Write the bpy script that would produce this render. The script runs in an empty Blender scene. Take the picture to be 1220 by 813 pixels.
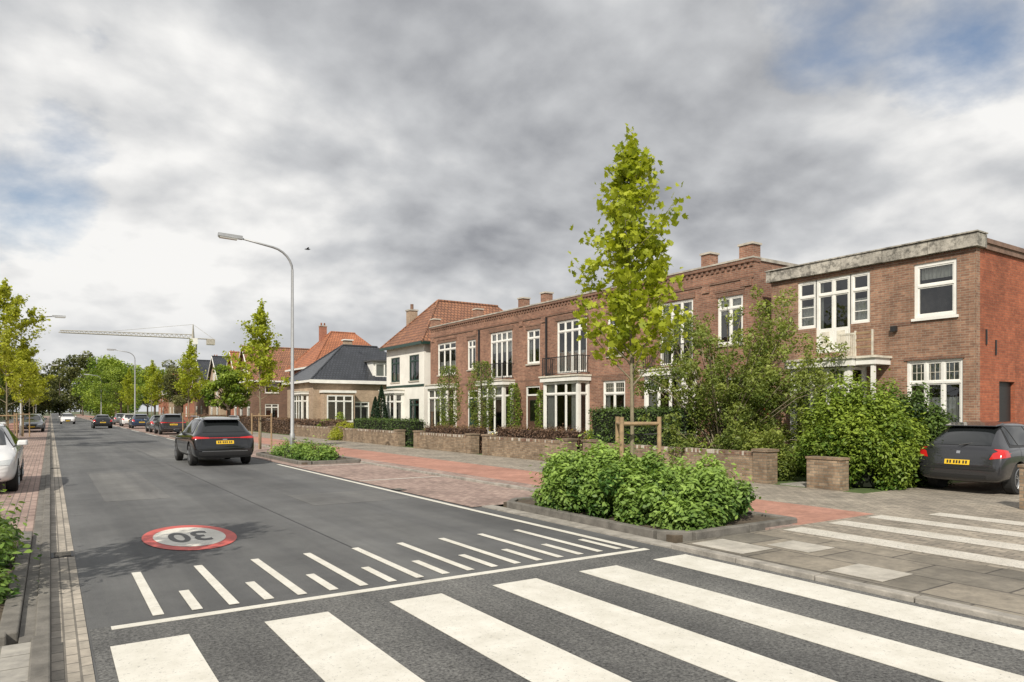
import bpy, bmesh, math, random
import numpy as np
from mathutils import Vector, Matrix
from mathutils.bvhtree import BVHTree
random.seed(7); RNG=np.random.default_rng(11)
SC=bpy.context.scene; COL=SC.collection
# ------------------------------------------------------------ materials
MATS={}
def newmat(name):
    m=bpy.data.materials.new(name); m.use_nodes=True
    nt=m.node_tree; nt.nodes.clear()
    out=nt.nodes.new('ShaderNodeOutputMaterial'); MATS[name]=m
    return m,nt,out
def N(nt,t,**kw):
    n=nt.nodes.new(t)
    for k,v in kw.items():
        if k in n.inputs: n.inputs[k].default_value=v
        else: setattr(n,k,v)
    return n
def c4(c): return (c[0],c[1],c[2],1)
def mixc(nt,fac,a,b,bt='MIX'):
    n=nt.nodes.new('ShaderNodeMix'); n.data_type='RGBA'; n.blend_type=bt
    for sock,v in ((n.inputs[0],fac),(n.inputs[6],a),(n.inputs[7],b)):
        if hasattr(v,'is_linked') or hasattr(v,'links'): nt.links.new(v,sock)
        elif isinstance(v,(int,float)): sock.default_value=v
        else: sock.default_value=c4(v)
    return n.outputs[2]
def ramp(nt,src,p0,p1,c0=(0,0,0),c1=(1,1,1)):
    r=nt.nodes.new('ShaderNodeValToRGB'); e=r.color_ramp.elements
    e[0].position=p0; e[1].position=p1; e[0].color=c4(c0); e[1].color=c4(c1)
    nt.links.new(src,r.inputs[0]); return r.outputs[0]
def math_(nt,op,a,b=0.0,c=0.0,clamp=False):
    n=nt.nodes.new('ShaderNodeMath'); n.operation=op; n.use_clamp=clamp
    for i,v in enumerate((a,b,c)):
        if hasattr(v,'links'): nt.links.new(v,n.inputs[i])
        else: n.inputs[i].default_value=v
    return n.outputs[0]
def noise(nt,coord,scale,detail=4,rough=.6,stretch=None):
    n=N(nt,'ShaderNodeTexNoise'); n.inputs['Scale'].default_value=scale
    n.inputs['Detail'].default_value=detail; n.inputs['Roughness'].default_value=rough
    if stretch:
        mp=N(nt,'ShaderNodeMapping'); mp.inputs['Scale'].default_value=stretch
        nt.links.new(coord,mp.inputs[0]); coord=mp.outputs[0]
    nt.links.new(coord,n.inputs['Vector']); return n.outputs['Fac']
def simple(name,col,rough=.7,metal=0,var=.15,vscale=3,coat=0,bump=0,bscale=40,stretch=None,stain=0):
    m,nt,out=newmat(name); tc=N(nt,'ShaderNodeTexCoord'); o=tc.outputs['Object']
    b=N(nt,'ShaderNodeBsdfPrincipled'); b.inputs['Roughness'].default_value=rough; b.inputs['Metallic'].default_value=metal
    b.inputs['Coat Weight'].default_value=coat; b.inputs['Coat Roughness'].default_value=.05
    if var>0:
        f=ramp(nt,noise(nt,o,vscale,6,.65,stretch),.3,.7)
        c=mixc(nt,f,tuple(x*(1-var) for x in col),tuple(min(1,x*(1+var)) for x in col))
        if stain:
            f=ramp(nt,noise(nt,o,5.5,7,.75),.47,.60,(1,1,1),(1-stain,1-stain,1-stain)); c=mixc(nt,1.0,c,f,'MULTIPLY')
        nt.links.new(c,b.inputs['Base Color'])
    else: b.inputs['Base Color'].default_value=c4(col)
    if bump:
        bp=N(nt,'ShaderNodeBump'); bp.inputs['Strength'].default_value=bump; bp.inputs['Distance'].default_value=.02
        nt.links.new(noise(nt,o,bscale,5),bp.inputs['Height']); nt.links.new(bp.outputs[0],b.inputs['Normal'])
    nt.links.new(b.outputs[0],out.inputs[0]); return m
def brick(name,c1,c2,mortar,bw=.22,rh=.065,ms=.008,rough=.85,dirt=.35,bump=.4,offset=.5,dscale=.6,bias=0,streak=0):
    m,nt,out=newmat(name); tc=N(nt,'ShaderNodeTexCoord'); uv=tc.outputs['UV']; o=tc.outputs['Object']
    br=N(nt,'ShaderNodeTexBrick'); br.offset=offset
    br.inputs['Color1'].default_value=c4(c1); br.inputs['Color2'].default_value=c4(c2); br.inputs['Mortar'].default_value=c4(mortar)
    br.inputs['Scale'].default_value=1; br.inputs['Mortar Size'].default_value=ms; br.inputs['Brick Width'].default_value=bw
    br.inputs['Row Height'].default_value=rh; br.inputs['Bias'].default_value=bias; br.inputs['Mortar Smooth'].default_value=.3
    nt.links.new(uv,br.inputs['Vector'])
    f=ramp(nt,noise(nt,o,dscale,7,.7),.3,.72,(1-dirt,)*3,(1.12,1.12,1.12))
    c=mixc(nt,1.0,br.outputs['Color'],f,'MULTIPLY')
    f2=ramp(nt,noise(nt,o,9,4,.7),.3,.7,(.78,.78,.78),(1.2,1.19,1.16))
    c=mixc(nt,1.0,c,f2,'MULTIPLY')
    if streak:
        f3=ramp(nt,noise(nt,o,1.6,6,.7,(1,1,.16)),.42,.66,(1,1,1),(1-streak,1-streak,1-streak)); c=mixc(nt,1.0,c,f3,'MULTIPLY')
    b=N(nt,'ShaderNodeBsdfPrincipled'); b.inputs['Roughness'].default_value=rough
    nt.links.new(c,b.inputs['Base Color'])
    bp=N(nt,'ShaderNodeBump'); bp.inputs['Strength'].default_value=bump; bp.inputs['Distance'].default_value=.01; bp.invert=True
    nt.links.new(br.outputs['Fac'],bp.inputs['Height']); nt.links.new(bp.outputs[0],b.inputs['Normal'])
    nt.links.new(b.outputs[0],out.inputs[0]); return m
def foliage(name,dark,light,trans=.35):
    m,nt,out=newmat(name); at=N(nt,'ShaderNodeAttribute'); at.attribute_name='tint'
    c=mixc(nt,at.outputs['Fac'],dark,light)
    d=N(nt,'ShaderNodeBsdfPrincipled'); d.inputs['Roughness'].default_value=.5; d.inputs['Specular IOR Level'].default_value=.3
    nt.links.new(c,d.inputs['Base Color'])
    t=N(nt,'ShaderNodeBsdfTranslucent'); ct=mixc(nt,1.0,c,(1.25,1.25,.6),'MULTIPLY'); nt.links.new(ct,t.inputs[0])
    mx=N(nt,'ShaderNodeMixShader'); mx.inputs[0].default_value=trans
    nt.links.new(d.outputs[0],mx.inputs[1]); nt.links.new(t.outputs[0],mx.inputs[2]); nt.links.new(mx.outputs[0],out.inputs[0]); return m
# walls
brick('brick_terrace',(.41,.205,.135),(.25,.115,.077),(.35,.285,.225),dirt=.4,streak=.25)
brick('brick_house1',(.42,.235,.155),(.26,.135,.09),(.37,.31,.24),dirt=.4,streak=.28)
brick('brick_side',(.47,.14,.068),(.33,.09,.045),(.31,.14,.085),dirt=.38,dscale=.9,streak=.25)
brick('brick_dark',(.24,.12,.08),(.16,.08,.055),(.24,.2,.16),dirt=.3)
brick('brick_red',(.46,.15,.085),(.34,.11,.065),(.36,.27,.21))
brick('brick_tan',(.46,.33,.23),(.36,.25,.17),(.46,.4,.32))
brick('brick_garden',(.44,.325,.225),(.26,.175,.112),(.25,.225,.18),dirt=.5,dscale=1.5,streak=.3)
brick('roof_black',(.06,.066,.08),(.04,.045,.056),(.014,.015,.018),bw=.26,rh=.3,ms=.03,rough=.35,bump=.9)
brick('roof_orange',(.50,.19,.09),(.38,.14,.07),(.15,.06,.035),bw=.26,rh=.3,ms=.03,rough=.7,bump=.9)
brick('roof_brown',(.36,.165,.09),(.25,.115,.07),(.09,.045,.03),bw=.26,rh=.3,ms=.03,rough=.7,bump=.9)
# paving
brick('pave_pink',(.45,.33,.285),(.30,.21,.185),(.19,.155,.135),bw=.21,rh=.105,ms=.009,dirt=.38)
brick('pave_grey',(.40,.35,.29),(.27,.24,.20),(.17,.155,.13),bw=.21,rh=.105,ms=.009,dirt=.42,dscale=.8)
brick('pave_tile',(.40,.38,.345),(.33,.315,.29),(.18,.17,.15),bw=.3,rh=.3,ms=.008,dirt=.3)
brick('pave_red',(.45,.235,.18),(.38,.195,.145),(.32,.165,.125),bw=.3,rh=.3,ms=.005,dirt=.28)
brick('pave_slab',(.33,.29,.235),(.18,.165,.14),(.09,.08,.07),bw=1.0,rh=.7,ms=.014,dirt=.5,dscale=1.2)
brick('gutter_brick',(.47,.42,.36),(.33,.30,.26),(.18,.165,.145),bw=.21,rh=.088,ms=.009,dirt=.42)
simple('kerb_concrete',(.30,.28,.25),.9,var=.38,vscale=4,bump=.3)
simple('kerb_dark',(.15,.14,.125),.9,var=.4,vscale=4,bump=.3)
simple('slab_light',(.40,.375,.33),.9,var=.3,vscale=4,bump=.3)
simple('concrete_cap',(.40,.37,.32),.9,var=.35,vscale=2.5,bump=.4,bscale=12)
simple('concrete_weathered',(.40,.375,.33),.92,var=.35,vscale=2.6,bump=.5,bscale=12,stretch=(1,1,.4),stain=.6)
simple('cornice_brown',(.19,.12,.09),.8,var=.4)
simple('stone_cap',(.46,.42,.36),.85,var=.25)
simple('white_paint',(.77,.76,.72),.45,var=.10,vscale=2)
simple('cream_paint',(.66,.62,.53),.5,var=.16,stain=.25)
simple('plaster_white',(.76,.74,.69),.8,var=.1,vscale=1)
simple('green_paint',(.02,.05,.04),.35,var=.1)
simple('brown_paint',(.09,.05,.035),.4,var=.1)
simple('red_paint',(.24,.035,.025),.45,var=.15)
simple('metal_dark',(.03,.03,.032),.5,.3,var=.1)
simple('galvanized',(.36,.37,.38),.5,.35,var=.12,vscale=6)
simple('lamp_glass',(.5,.5,.48),.2,var=0)
simple('roof_felt',(.07,.07,.07),.9)
simple('interior',(.14,.12,.10),.9,var=.6,vscale=1.3)
simple('curtain',(.74,.72,.68),.9,var=.12,vscale=8)
simple('leaded',(.20,.22,.20),.3,var=.6,vscale=14)
simple('soil',(.09,.07,.05),.95,var=.4,vscale=6,bump=.6,bscale=15)
simple('lawn',(.08,.12,.035),.95,var=.35,vscale=1.5,bump=.5,bscale=20)
simple('ground_base',(.10,.115,.06),.95,var=.3,vscale=.05)
simple('wood_stake',(.30,.21,.12),.85,var=.3,vscale=8)
simple('bark',(.12,.095,.07),.9,var=.3,vscale=12,bump=.6,bscale=30)
simple('bark_young',(.21,.18,.12),.85,var=.25,vscale=12)
simple('crane_paint',(.34,.32,.27),.6,var=.1)
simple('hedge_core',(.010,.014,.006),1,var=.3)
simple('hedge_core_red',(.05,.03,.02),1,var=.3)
simple('tyre',(.018,.018,.018),.85,var=.1)
simple('rim',(.30,.31,.32),.3,.8,var=0)
simple('rim_dark',(.05,.05,.055),.35,.6,var=0)
simple('car_trim',(.02,.02,.021),.5,var=0)
simple('car_black',(.005,.006,.008),.15,.0,var=0,coat=1)
simple('car_grey',(.04,.041,.046),.26,.45,var=0,coat=1)
simple('car_silver',(.22,.23,.24),.3,.6,var=0,coat=1)
simple('car_white',(.68,.68,.68),.3,0,var=0,coat=1)
simple('car_blue',(.02,.04,.09),.3,.3,var=0,coat=1)
simple('tail_light',(.50,.014,.014),.12,var=0,coat=1)
simple('head_light',(.6,.62,.62),.08,.3,var=0,coat=1)
simple('plate_yellow',(.74,.48,.03),.4,var=0)
simple('plate_black',(.02,.02,.02),.4,var=0)
simple('chrome',(.6,.6,.6),.15,1,var=0)
simple('flower_yellow',(.75,.60,.03),.6,var=0)
def carglass():
    m,nt,out=newmat('car_glass'); b=N(nt,'ShaderNodeBsdfPrincipled'); b.inputs['Base Color'].default_value=(.012,.014,.015,1)
    b.inputs['Roughness'].default_value=.04; b.inputs['Specular IOR Level'].default_value=.8; nt.links.new(b.outputs[0],out.inputs[0])
carglass()
def winglass():
    m,nt,out=newmat('glass'); t=N(nt,'ShaderNodeBsdfTransparent'); t.inputs[0].default_value=(.78,.82,.81,1)
    g=N(nt,'ShaderNodeBsdfGlossy'); g.inputs['Roughness'].default_value=.02
    fr=N(nt,'ShaderNodeLayerWeight'); fr.inputs['Blend'].default_value=.28
    tc=N(nt,'ShaderNodeTexCoord'); bp=N(nt,'ShaderNodeBump'); bp.inputs['Strength'].default_value=.06; bp.inputs['Distance'].default_value=.05
    nt.links.new(noise(nt,tc.outputs['Object'],1.6,2),bp.inputs['Height']); nt.links.new(bp.outputs[0],g.inputs['Normal'])
    f=math_(nt,'MULTIPLY_ADD',fr.outputs['Fresnel'],.8,.10)
    mx=N(nt,'ShaderNodeMixShader'); nt.links.new(f,mx.inputs[0]); nt.links.new(t.outputs[0],mx.inputs[1]); nt.links.new(g.outputs[0],mx.inputs[2])
    nt.links.new(mx.outputs[0],out.inputs[0])
winglass()
def asphalt(name,lo,hi,sc,bs,patchy=.25):
    m,nt,out=newmat(name); tc=N(nt,'ShaderNodeTexCoord'); o=tc.outputs['Object']
    c=ramp(nt,noise(nt,o,sc,3,.85),.3,.75,lo,hi)
    f=ramp(nt,noise(nt,o,1.5,5,.65,(1.0,.05,1)),.35,.68,(.80,.80,.81),(1.2,1.19,1.16)); c=mixc(nt,1.0,c,f,'MULTIPLY')
    f=ramp(nt,noise(nt,o,.35,8,.74),.36,.66,(1-patchy,)*3,(1+patchy,1+patchy,1+patchy*.93)); c=mixc(nt,1.0,c,f,'MULTIPLY')
    f=ramp(nt,noise(nt,o,1.1,6,.8),.58,.75,(1,1,1),(.66,.66,.66)); c=mixc(nt,1.0,c,f,'MULTIPLY')
    sp=N(nt,'ShaderNodeSeparateXYZ'); nt.links.new(o,sp.inputs[0])
    s=math_(nt,'SINE',math_(nt,'MULTIPLY',sp.outputs[0],3.9)); s=math_(nt,'MULTIPLY_ADD',s,.07,1.0)
    cb=N(nt,'ShaderNodeCombineColor'); [nt.links.new(s,cb.inputs[i]) for i in range(3)]
    c=mixc(nt,1.0,c,cb.outputs[0],'MULTIPLY')
    b=N(nt,'ShaderNodeBsdfPrincipled'); b.inputs['Roughness'].default_value=.78
    nt.links.new(c,b.inputs['Base Color'])
    bp=N(nt,'ShaderNodeBump'); bp.inputs['Strength'].default_value=.7; bp.inputs['Distance'].default_value=.012
    nt.links.new(noise(nt,o,bs,3,.8),bp.inputs['Height']); nt.links.new(bp.outputs[0],b.inputs['Normal'])
    nt.links.new(b.outputs[0],out.inputs[0])
asphalt('asphalt',(.070,.073,.077),(.162,.163,.165),85,110)
asphalt('asphalt_patch',(.09,.092,.094),(.195,.193,.19),85,110)
asphalt('asphalt_dark',(.016,.016,.018),(.23,.23,.225),36,42,.3)
def roadpaint(name,col,wear=.62):
    m,nt,out=newmat(name); tc=N(nt,'ShaderNodeTexCoord'); o=tc.outputs['Object']
    f=ramp(nt,noise(nt,o,2.5,6,.75),.3,.72,(.78,.77,.73),(1.05,1.05,1.04))
    c=mixc(nt,1.0,col,f,'MULTIPLY')
    w=ramp(nt,noise(nt,o,38,6,.85),wear,wear+.1)
    c=mixc(nt,w,c,(.14,.14,.14))
    b=N(nt,'ShaderNodeBsdfPrincipled'); b.inputs['Roughness'].default_value=.6
    nt.links.new(c,b.inputs['Base Color']); nt.links.new(b.outputs[0],out.inputs[0])
roadpaint('road_white',(.70,.68,.63),.575); roadpaint('road_red',(.56,.10,.085),.62); roadpaint('road_black',(.09,.09,.09),.66); roadpaint('pave_white',(.62,.59,.54),.53)
foliage('leaf_maple',(.20,.26,.02),(.52,.56,.06),.45)
foliage('leaf_bed',(.05,.12,.02),(.34,.48,.11),.3)
foliage('leaf_shrub',(.07,.115,.022),(.32,.37,.085),.35)
foliage('leaf_hedge',(.022,.05,.012),(.13,.20,.04),.2)
foliage('leaf_hedgelight',(.06,.125,.015),(.33,.42,.06),.3)
foliage('leaf_red',(.07,.04,.028),(.26,.16,.10),.2)
foliage('leaf_far',(.045,.06,.02),(.20,.21,.075),.25)
foliage('leaf_conifer',(.010,.024,.012),(.035,.07,.03),.1)
foliage('leaf_yellow',(.24,.28,.02),(.54,.56,.08),.45)
# ------------------------------------------------------------ mesh builder
class MB:
    def __init__(s): s.v=[]; s.f=[]; s.m=[]; s.mn=[]
    def mi(s,mat):
        if mat not in s.mn: s.mn.append(mat)
        return s.mn.index(mat)
    def poly(s,pts,mat):
        b=len(s.v); s.v+= [tuple(p) for p in pts]; s.f.append(tuple(range(b,b+len(pts)))); s.m.append(s.mi(mat))
    def hexa(s,p,mat):
        b=len(s.v); s.v+=[tuple(q) for q in p]; k=s.mi(mat)
        for f in ((3,2,1,0),(4,5,6,7),(0,1,5,4),(1,2,6,5),(2,3,7,6),(3,0,4,7)):
            s.f.append(tuple(b+i for i in f)); s.m.append(k)
    def box(s,x0,x1,y0,y1,z0,z1,mat):
        s.hexa([(x0,y0,z0),(x1,y0,z0),(x1,y1,z0),(x0,y1,z0),(x0,y0,z1),(x1,y0,z1),(x1,y1,z1),(x0,y1,z1)],mat)
    def tube(s,pts,rad,mat,seg=8,cap=True):
        k=s.mi(mat); pts=[Vector(p) for p in pts]; rings=[]
        for i,p in enumerate(pts):
            d=(pts[min(i+1,len(pts)-1)]-pts[max(i-1,0)]).normalized()
            a=d.cross(Vector((0,0,1)))
            if a.length<.05: a=d.cross(Vector((0,1,0)))
            a.normalize(); c=d.cross(a); r=rad[i] if isinstance(rad,(list,tuple)) else rad
            b=len(s.v); rings.append(b)
            for j in range(seg):
                t=2*math.pi*j/seg; s.v.append(tuple(p+a*math.cos(t)*r+c*math.sin(t)*r))
        for i in range(len(pts)-1):
            for j in range(seg):
                s.f.append((rings[i]+j,rings[i]+(j+1)%seg,rings[i+1]+(j+1)%seg,rings[i+1]+j)); s.m.append(k)
        if cap:
            s.f.append(tuple(rings[0]+j for j in range(seg))); s.m.append(k)
            s.f.append(tuple(rings[-1]+j for j in range(seg))); s.m.append(k)
    def done(s,name,parent=None,smooth=False,recalc=True,bevel=0):
        me=bpy.data.meshes.new(name); me.from_pydata(s.v,[],s.f)
        for n in s.mn: me.materials.append(MATS[n])
        me.polygons.foreach_set('material_index',s.m)
        if recalc:
            bm=bmesh.new(); bm.from_mesh(me); bmesh.ops.recalc_face_normals(bm,faces=bm.faces); bm.to_mesh(me); bm.free()
        uvl=me.uv_layers.new(name='UVMap')
        vs=me.vertices
        for p in me.polygons:
            n=p.normal; ax=abs(n.x); ay=abs(n.y); az=abs(n.z)
            for li in p.loop_indices:
                co=vs[me.loops[li].vertex_index].co
                if az>.9: uv=(co.y,co.x)
                elif az>.25:
                    if ax>ay: uv=(co.y,co.z/max(.3,math.sqrt(1-n.z*n.z)))
                    else: uv=(co.x,co.z/max(.3,math.sqrt(1-n.z*n.z)))
                elif ax>ay: uv=(co.y,co.z)
                else: uv=(co.x,co.z)
                uvl.data[li].uv=uv
        if smooth: me.polygons.foreach_set('use_smooth',[True]*len(me.polygons))
        ob=bpy.data.objects.new(name,me); COL.objects.link(ob)
        if parent: ob.parent=parent
        if bevel:
            bv=ob.modifiers.new('b','BEVEL'); bv.width=bevel; bv.segments=2; bv.limit_method='ANGLE'
        return ob
def empty(name,loc=(0,0,0),rz=0):
    e=bpy.data.objects.new(name,None); COL.objects.link(e); e.location=loc; e.rotation_euler=(0,0,rz); e.empty_display_size=.3; return e
class Parts:
    def __init__(s,name): s.name=name; s.e=empty(name); s.p={}
    def __getitem__(s,k):
        if k not in s.p: s.p[k]=MB()
        return s.p[k]
    def done(s,smooth=()):
        for k,mb in s.p.items():
            if mb.f: mb.done(k,s.e,smooth=k in smooth,recalc=(k!='glass'))
        return s.e
class Face:
    def __init__(s,B,O,U,Nn): s.B=B; s.O=Vector(O); s.U=Vector(U); s.N=Vector(Nn)
    def P(s,u,z,d=0): return s.O+s.U*u+Vector((0,0,z))+s.N*d
    def box(s,part,u0,u1,z0,z1,d0,d1,mat):
        s.B[part].hexa([s.P(u0,z0,d0),s.P(u1,z0,d0),s.P(u1,z0,d1),s.P(u0,z0,d1),s.P(u0,z1,d0),s.P(u1,z1,d0),s.P(u1,z1,d1),s.P(u0,z1,d1)],mat)
    def quad(s,part,u0,u1,z0,z1,d,mat):
        pts=[s.P(u0,z0,d),s.P(u1,z0,d),s.P(u1,z1,d),s.P(u0,z1,d)]
        n=(pts[1]-pts[0]).cross(pts[2]-pts[0])
        if n.dot(s.N)<0: pts.reverse()
        s.B[part].poly(pts,mat)
    def wall(s,u0,u1,z0,z1,ops,mat,reveal=.12):
        us=sorted({u0,u1,*[o[0] for o in ops],*[o[1] for o in ops]}); zs=sorted({z0,z1,*[o[2] for o in ops],*[o[3] for o in ops]})
        for i in range(len(us)-1):
            for j in range(len(zs)-1):
                cu=(us[i]+us[i+1])/2; cz=(zs[j]+zs[j+1])/2
                if any(o[0]<cu<o[1] and o[2]<cz<o[3] for o in ops): continue
                s.quad('walls',us[i],us[i+1],zs[j],zs[j+1],0,mat)
        for o in ops:
            a,b,c,d=o[:4]; r=-reveal
            for q in (((a,c,0),(a,d,0),(a,d,r),(a,c,r)),((b,c,0),(b,d,0),(b,d,r),(b,c,r)),((a,c,0),(b,c,0),(b,c,r),(a,c,r)),((a,d,0),(b,d,0),(b,d,r),(a,d,r))):
                s.B['walls'].poly([s.P(*x) for x in q],mat)
    def window(s,u0,u1,z0,z1,cols=1,transom=0,frame='white_paint',sash=None,cur=.5,sill=True,d=0,leaded=False,fw=.07,lintel=None,rows=0,room=True):
        d0=d-.11; d1=d-.035; gl=d-.075; sash=sash or frame
        s.box('windows',u0,u1,z0,z0+fw,d0,d1,frame); s.box('windows',u0,u1,z1-fw,z1,d0,d1,frame)
        s.box('windows',u0,u0+fw,z0+fw,z1-fw,d0,d1,frame); s.box('windows',u1-fw,u1,z0+fw,z1-fw,d0,d1,frame)
        w=(u1-u0-2*fw); zt=z1
        if transom:
            zt=z1-transom; s.box('windows',u0+fw,u1-fw,zt-.03,zt+.03,d0+.005,d1+.008,frame)
        for i in range(1,cols):
            u=u0+fw+w*i/cols; s.box('windows',u-.03,u+.03,z0+fw,z1-fw,d0+.003,d1-.004,frame)
        for i in range(cols):
            a=u0+fw+w*i/cols+(.03 if i else 0); b=u0+fw+w*(i+1)/cols-(.03 if i<cols-1 else 0)
            for (za,zb) in ([(z0+fw,zt-(.03 if transom else fw))]+([(zt+.03,z1-fw)] if transom else [])):
                t=.035
                s.box('windows',a,a+t,za,zb,d0+.02,d1-.015,sash); s.box('windows',b-t,b,za,zb,d0+.02,d1-.015,sash)
                s.box('windows',a+t,b-t,za,za+t,d0+.02,d1-.015,sash); s.box('windows',a+t,b-t,zb-t,zb,d0+.02,d1-.015,sash)
                if rows and za<zt-.2:
                    for r in range(1,rows):
                        zz=za+(zb-za)*r/rows; s.box('windows',a+t,b-t,zz-.012,zz+.012,d0+.025,d1-.02,sash)
        s.quad('glass',u0+fw,u1-fw,z0+fw,z1-fw,gl,'glass')
        if leaded and transom:
            n=max(4,int((u1-u0)/.12))
            s.quad('windows',u0+fw,u1-fw,zt+.03,z1-fw,gl-.006,'leaded')
            for i in range(1,n):
                u=u0+(u1-u0)*i/n; s.box('windows',u-.007,u+.007,zt+.03,z1-fw,gl-.004,gl+.008,'cream_paint')
            zz=(zt+z1-fw)/2; s.box('windows',u0+fw,u1-fw,zz-.007,zz+.007,gl-.003,gl+.009,'cream_paint')
        if room:
            D=d-1.3
            s.quad('interior',u0-.05,u1+.05,z0-.05,z1+.05,D,'interior')
            for q in (((u0,z0,d0),(u0,z1,d0),(u0,z1,D),(u0,z0,D)),((u1,z0,d0),(u1,z1,d0),(u1,z1,D),(u1,z0,D)),((u0,z0,d0),(u1,z0,d0),(u1,z0,D),(u0,z0,D)),((u0,z1,d0),(u1,z1,d0),(u1,z1,D),(u0,z1,D))):
                s.B['interior'].poly([s.P(*x) for x in q],'interior')
        if cur>0:
            r=random.random(); W=u1-u0
            if r<.55:
                a=W*random.uniform(.14,.30)*cur*1.2
                for (ua,ub) in ((u0+.04,u0+.04+a),(u1-.04-a,u1-.04)): s.folds(ua,ub,z0+.06,z1-.06,gl-.10)
            elif r<.8:
                s.quad('curtains',u0+.05,u1-.05,z1-(z1-z0)*random.uniform(.25,.55),z1-.05,gl-.07,'curtain')
            else:
                s.folds(u0+.05,u1-.05,z0+.05,z0+(z1-z0)*random.uniform(.35,.55),gl-.10)
        if sill: s.box('trim',u0-.05,u1+.05,z0-.07,z0,-.03,.06,'stone_cap' if sill is True else sill)
        if lintel: s.box('trim',u0-.08,u1+.08,z1,z1+.16,-.02,.012,lintel)
    def folds(s,ua,ub,za,zb,d):
        n=max(3,int((ub-ua)/.05))
        for i in range(n):
            a=ua+(ub-ua)*i/n; b=ua+(ub-ua)*(i+1)/n; da=d+(.03 if i%2 else 0); db=d+(0 if i%2 else .03)
            s.B['curtains'].poly([s.P(a,za,da),s.P(b,za,db),s.P(b,zb,db),s.P(a,zb,da)],'curtain')
    def door(s,u0,u1,z0,z1,mat='green_paint',frame='white_paint',transom=.45):
        fw=.08; d0=-.12; d1=-.04
        s.box('windows',u0,u0+fw,z0,z1,d0,d1,frame); s.box('windows',u1-fw,u1,z0,z1,d0,d1,frame)
        s.box('windows',u0+fw,u1-fw,z1-fw,z1,d0,d1,frame); zt=z1-transom
        s.box('windows',u0+fw,u1-fw,zt-.04,zt+.04,d0,d1+.005,frame)
        s.quad('glass',u0+fw,u1-fw,zt+.04,z1-fw,-.08,'glass'); s.quad('interior',u0,u1,zt-.3,z1+.05,-.6,'interior')
        a=u0+fw; b=u1-fw
        s.box('door',a,b,z0+.02,zt-.04,-.10,-.06,mat)
        w=(b-a)
        s.box('door',a+w*.15,b-w*.15,z0+.2,z0+.75,-.06,-.045,mat)
        s.box('door',a+w*.2,b-w*.2,z0+1.05,zt-.25,-.06,-.05,'car_trim'); s.quad('glass',a+w*.22,b-w*.22,z0+1.07,zt-.27,-.047,'glass')
        s.box('door',a+.06,a+.10,z0+.95,z0+1.05,-.06,-.01,'chrome')
        s.box('trim',u0-.1,u1+.1,0,z0,-.02,.35,'stone_cap')
def sheet(name,x0,x1,y0,y1,z,mat,th=.0,parent=None):
    mb=MB()
    if th: mb.box(x0,x1,y0,y1,z-th,z,mat)
    else: mb.poly([(x0,y0,z),(x1,y0,z),(x1,y1,z),(x0,y1,z)],mat)
    return mb.done(name,parent)
# ------------------------------------------------------------ ground
sheet('ground',-1500,1500,-300,2500,-.03,'ground_base')
sheet('road',-.0,6.76,-40,900,0,'asphalt')
sheet('crossing_asphalt',.27,6.76,-1,6.72,.004,'asphalt_dark')
mb=MB(); mb.box(.9,2.1,16,23.5,.001,.004,'asphalt_patch'); mb.box(3.4,5.6,30,37,.001,.004,'asphalt_patch'); mb.box(3.31,3.33,6.73,140,.001,.003,'car_trim'); mb.box(4.2,6.2,13.2,15.1,.001,.004,'asphalt_patch'); mb.done('road_repairs')
sheet('gutter',0,.25,-40,600,.006,'gutter_brick')
mk=empty('road_markings')
mb=MB()
for i in range(6):
    x=.38+1.14*i; mb.box(x,x+.55,1.6,6.13,.006,.010,'road_white')
mb.done('zebra_stripes',mk)
mb=MB(); mb.box(.42,6.48,6.60,6.70,.006,.010,'road_white'); mb.box(6.34,6.44,6.76,24,.006,.010,'road_white')
x=.75;k=0
while x<6.3:
    if k%2==0: mb.box(x,x+.09,6.86,8.8,.006,.010,'road_white')
    else: mb.box(x,x+.09,6.86,7.65,.006,.010,'road_white')
    x+=.317;k+=1
for y in range(35,200,12): mb.box(6.34,6.44,y-3,y+4,.006,.010,'road_white')
mb.done('edge_lines',mk)
def disc(mb,cx,cy,a,b,z,mat,n=48): mb.poly([(cx+a*math.cos(2*math.pi*i/n),cy+b*math.sin(2*math.pi*i/n),z) for i in range(n)],mat)
mb=MB(); disc(mb,1.66,10.9,.60,1.12,.008,'road_red'); disc(mb,1.66,10.9,.46,.86,.012,'road_white'); mb.done('speed_roundel',mk)
fc=bpy.data.curves.new('speed_number','FONT'); fc.body='30'; fc.size=1; fc.align_x='CENTER'; fc.align_y='CENTER'; fc.offset=.018
fo=bpy.data.objects.new('speed_number',fc); COL.objects.link(fo); fo.data.materials.append(MATS['road_black'])
fo.parent=mk; fo.location=(1.66,10.9,.016); fo.rotation_euler=(0,0,math.pi); fo.scale=(.56,1.15,1)
def drain(x,y,z=.0):
    B=Parts('drain_cover'); B['frame'].box(x,x+.24,y,y+.38,z+.0,z+.014,'metal_dark')
    for i in range(6): B['bars'].box(x+.03,x+.21,y+.035+i*.055,y+.06+i*.055,z+.014,z+.022,'kerb_dark')
    B.done()
drain(.005,10.2); drain(.005,26); drain(6.48,14.5,.012)
PZ=.05
sheet('slab_pavement',6.9,8.85,-12,6.55,PZ,'pave_slab',.08)
sheet('crossing_pavement',8.85,11.7,-12,6.55,PZ+.003,'pave_grey',.08)
mb=MB()
for (x0,x1,y0,y1) in ((7.05,7.65,5.6,6.4),(7.8,8.35,5.2,5.8),(7.1,7.7,3.9,4.5)): mb.box(x0,x1,y0,y1,PZ+.004,PZ+.010,'slab_light')
mb.done('tactile_slabs')
mb=MB()
for (x0,x1) in ((8.98,9.42),(10.1,10.55),(11.2,11.62)): mb.box(x0,x1,1.0,6.4,PZ+.007,PZ+.011,'pave_white')
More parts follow.
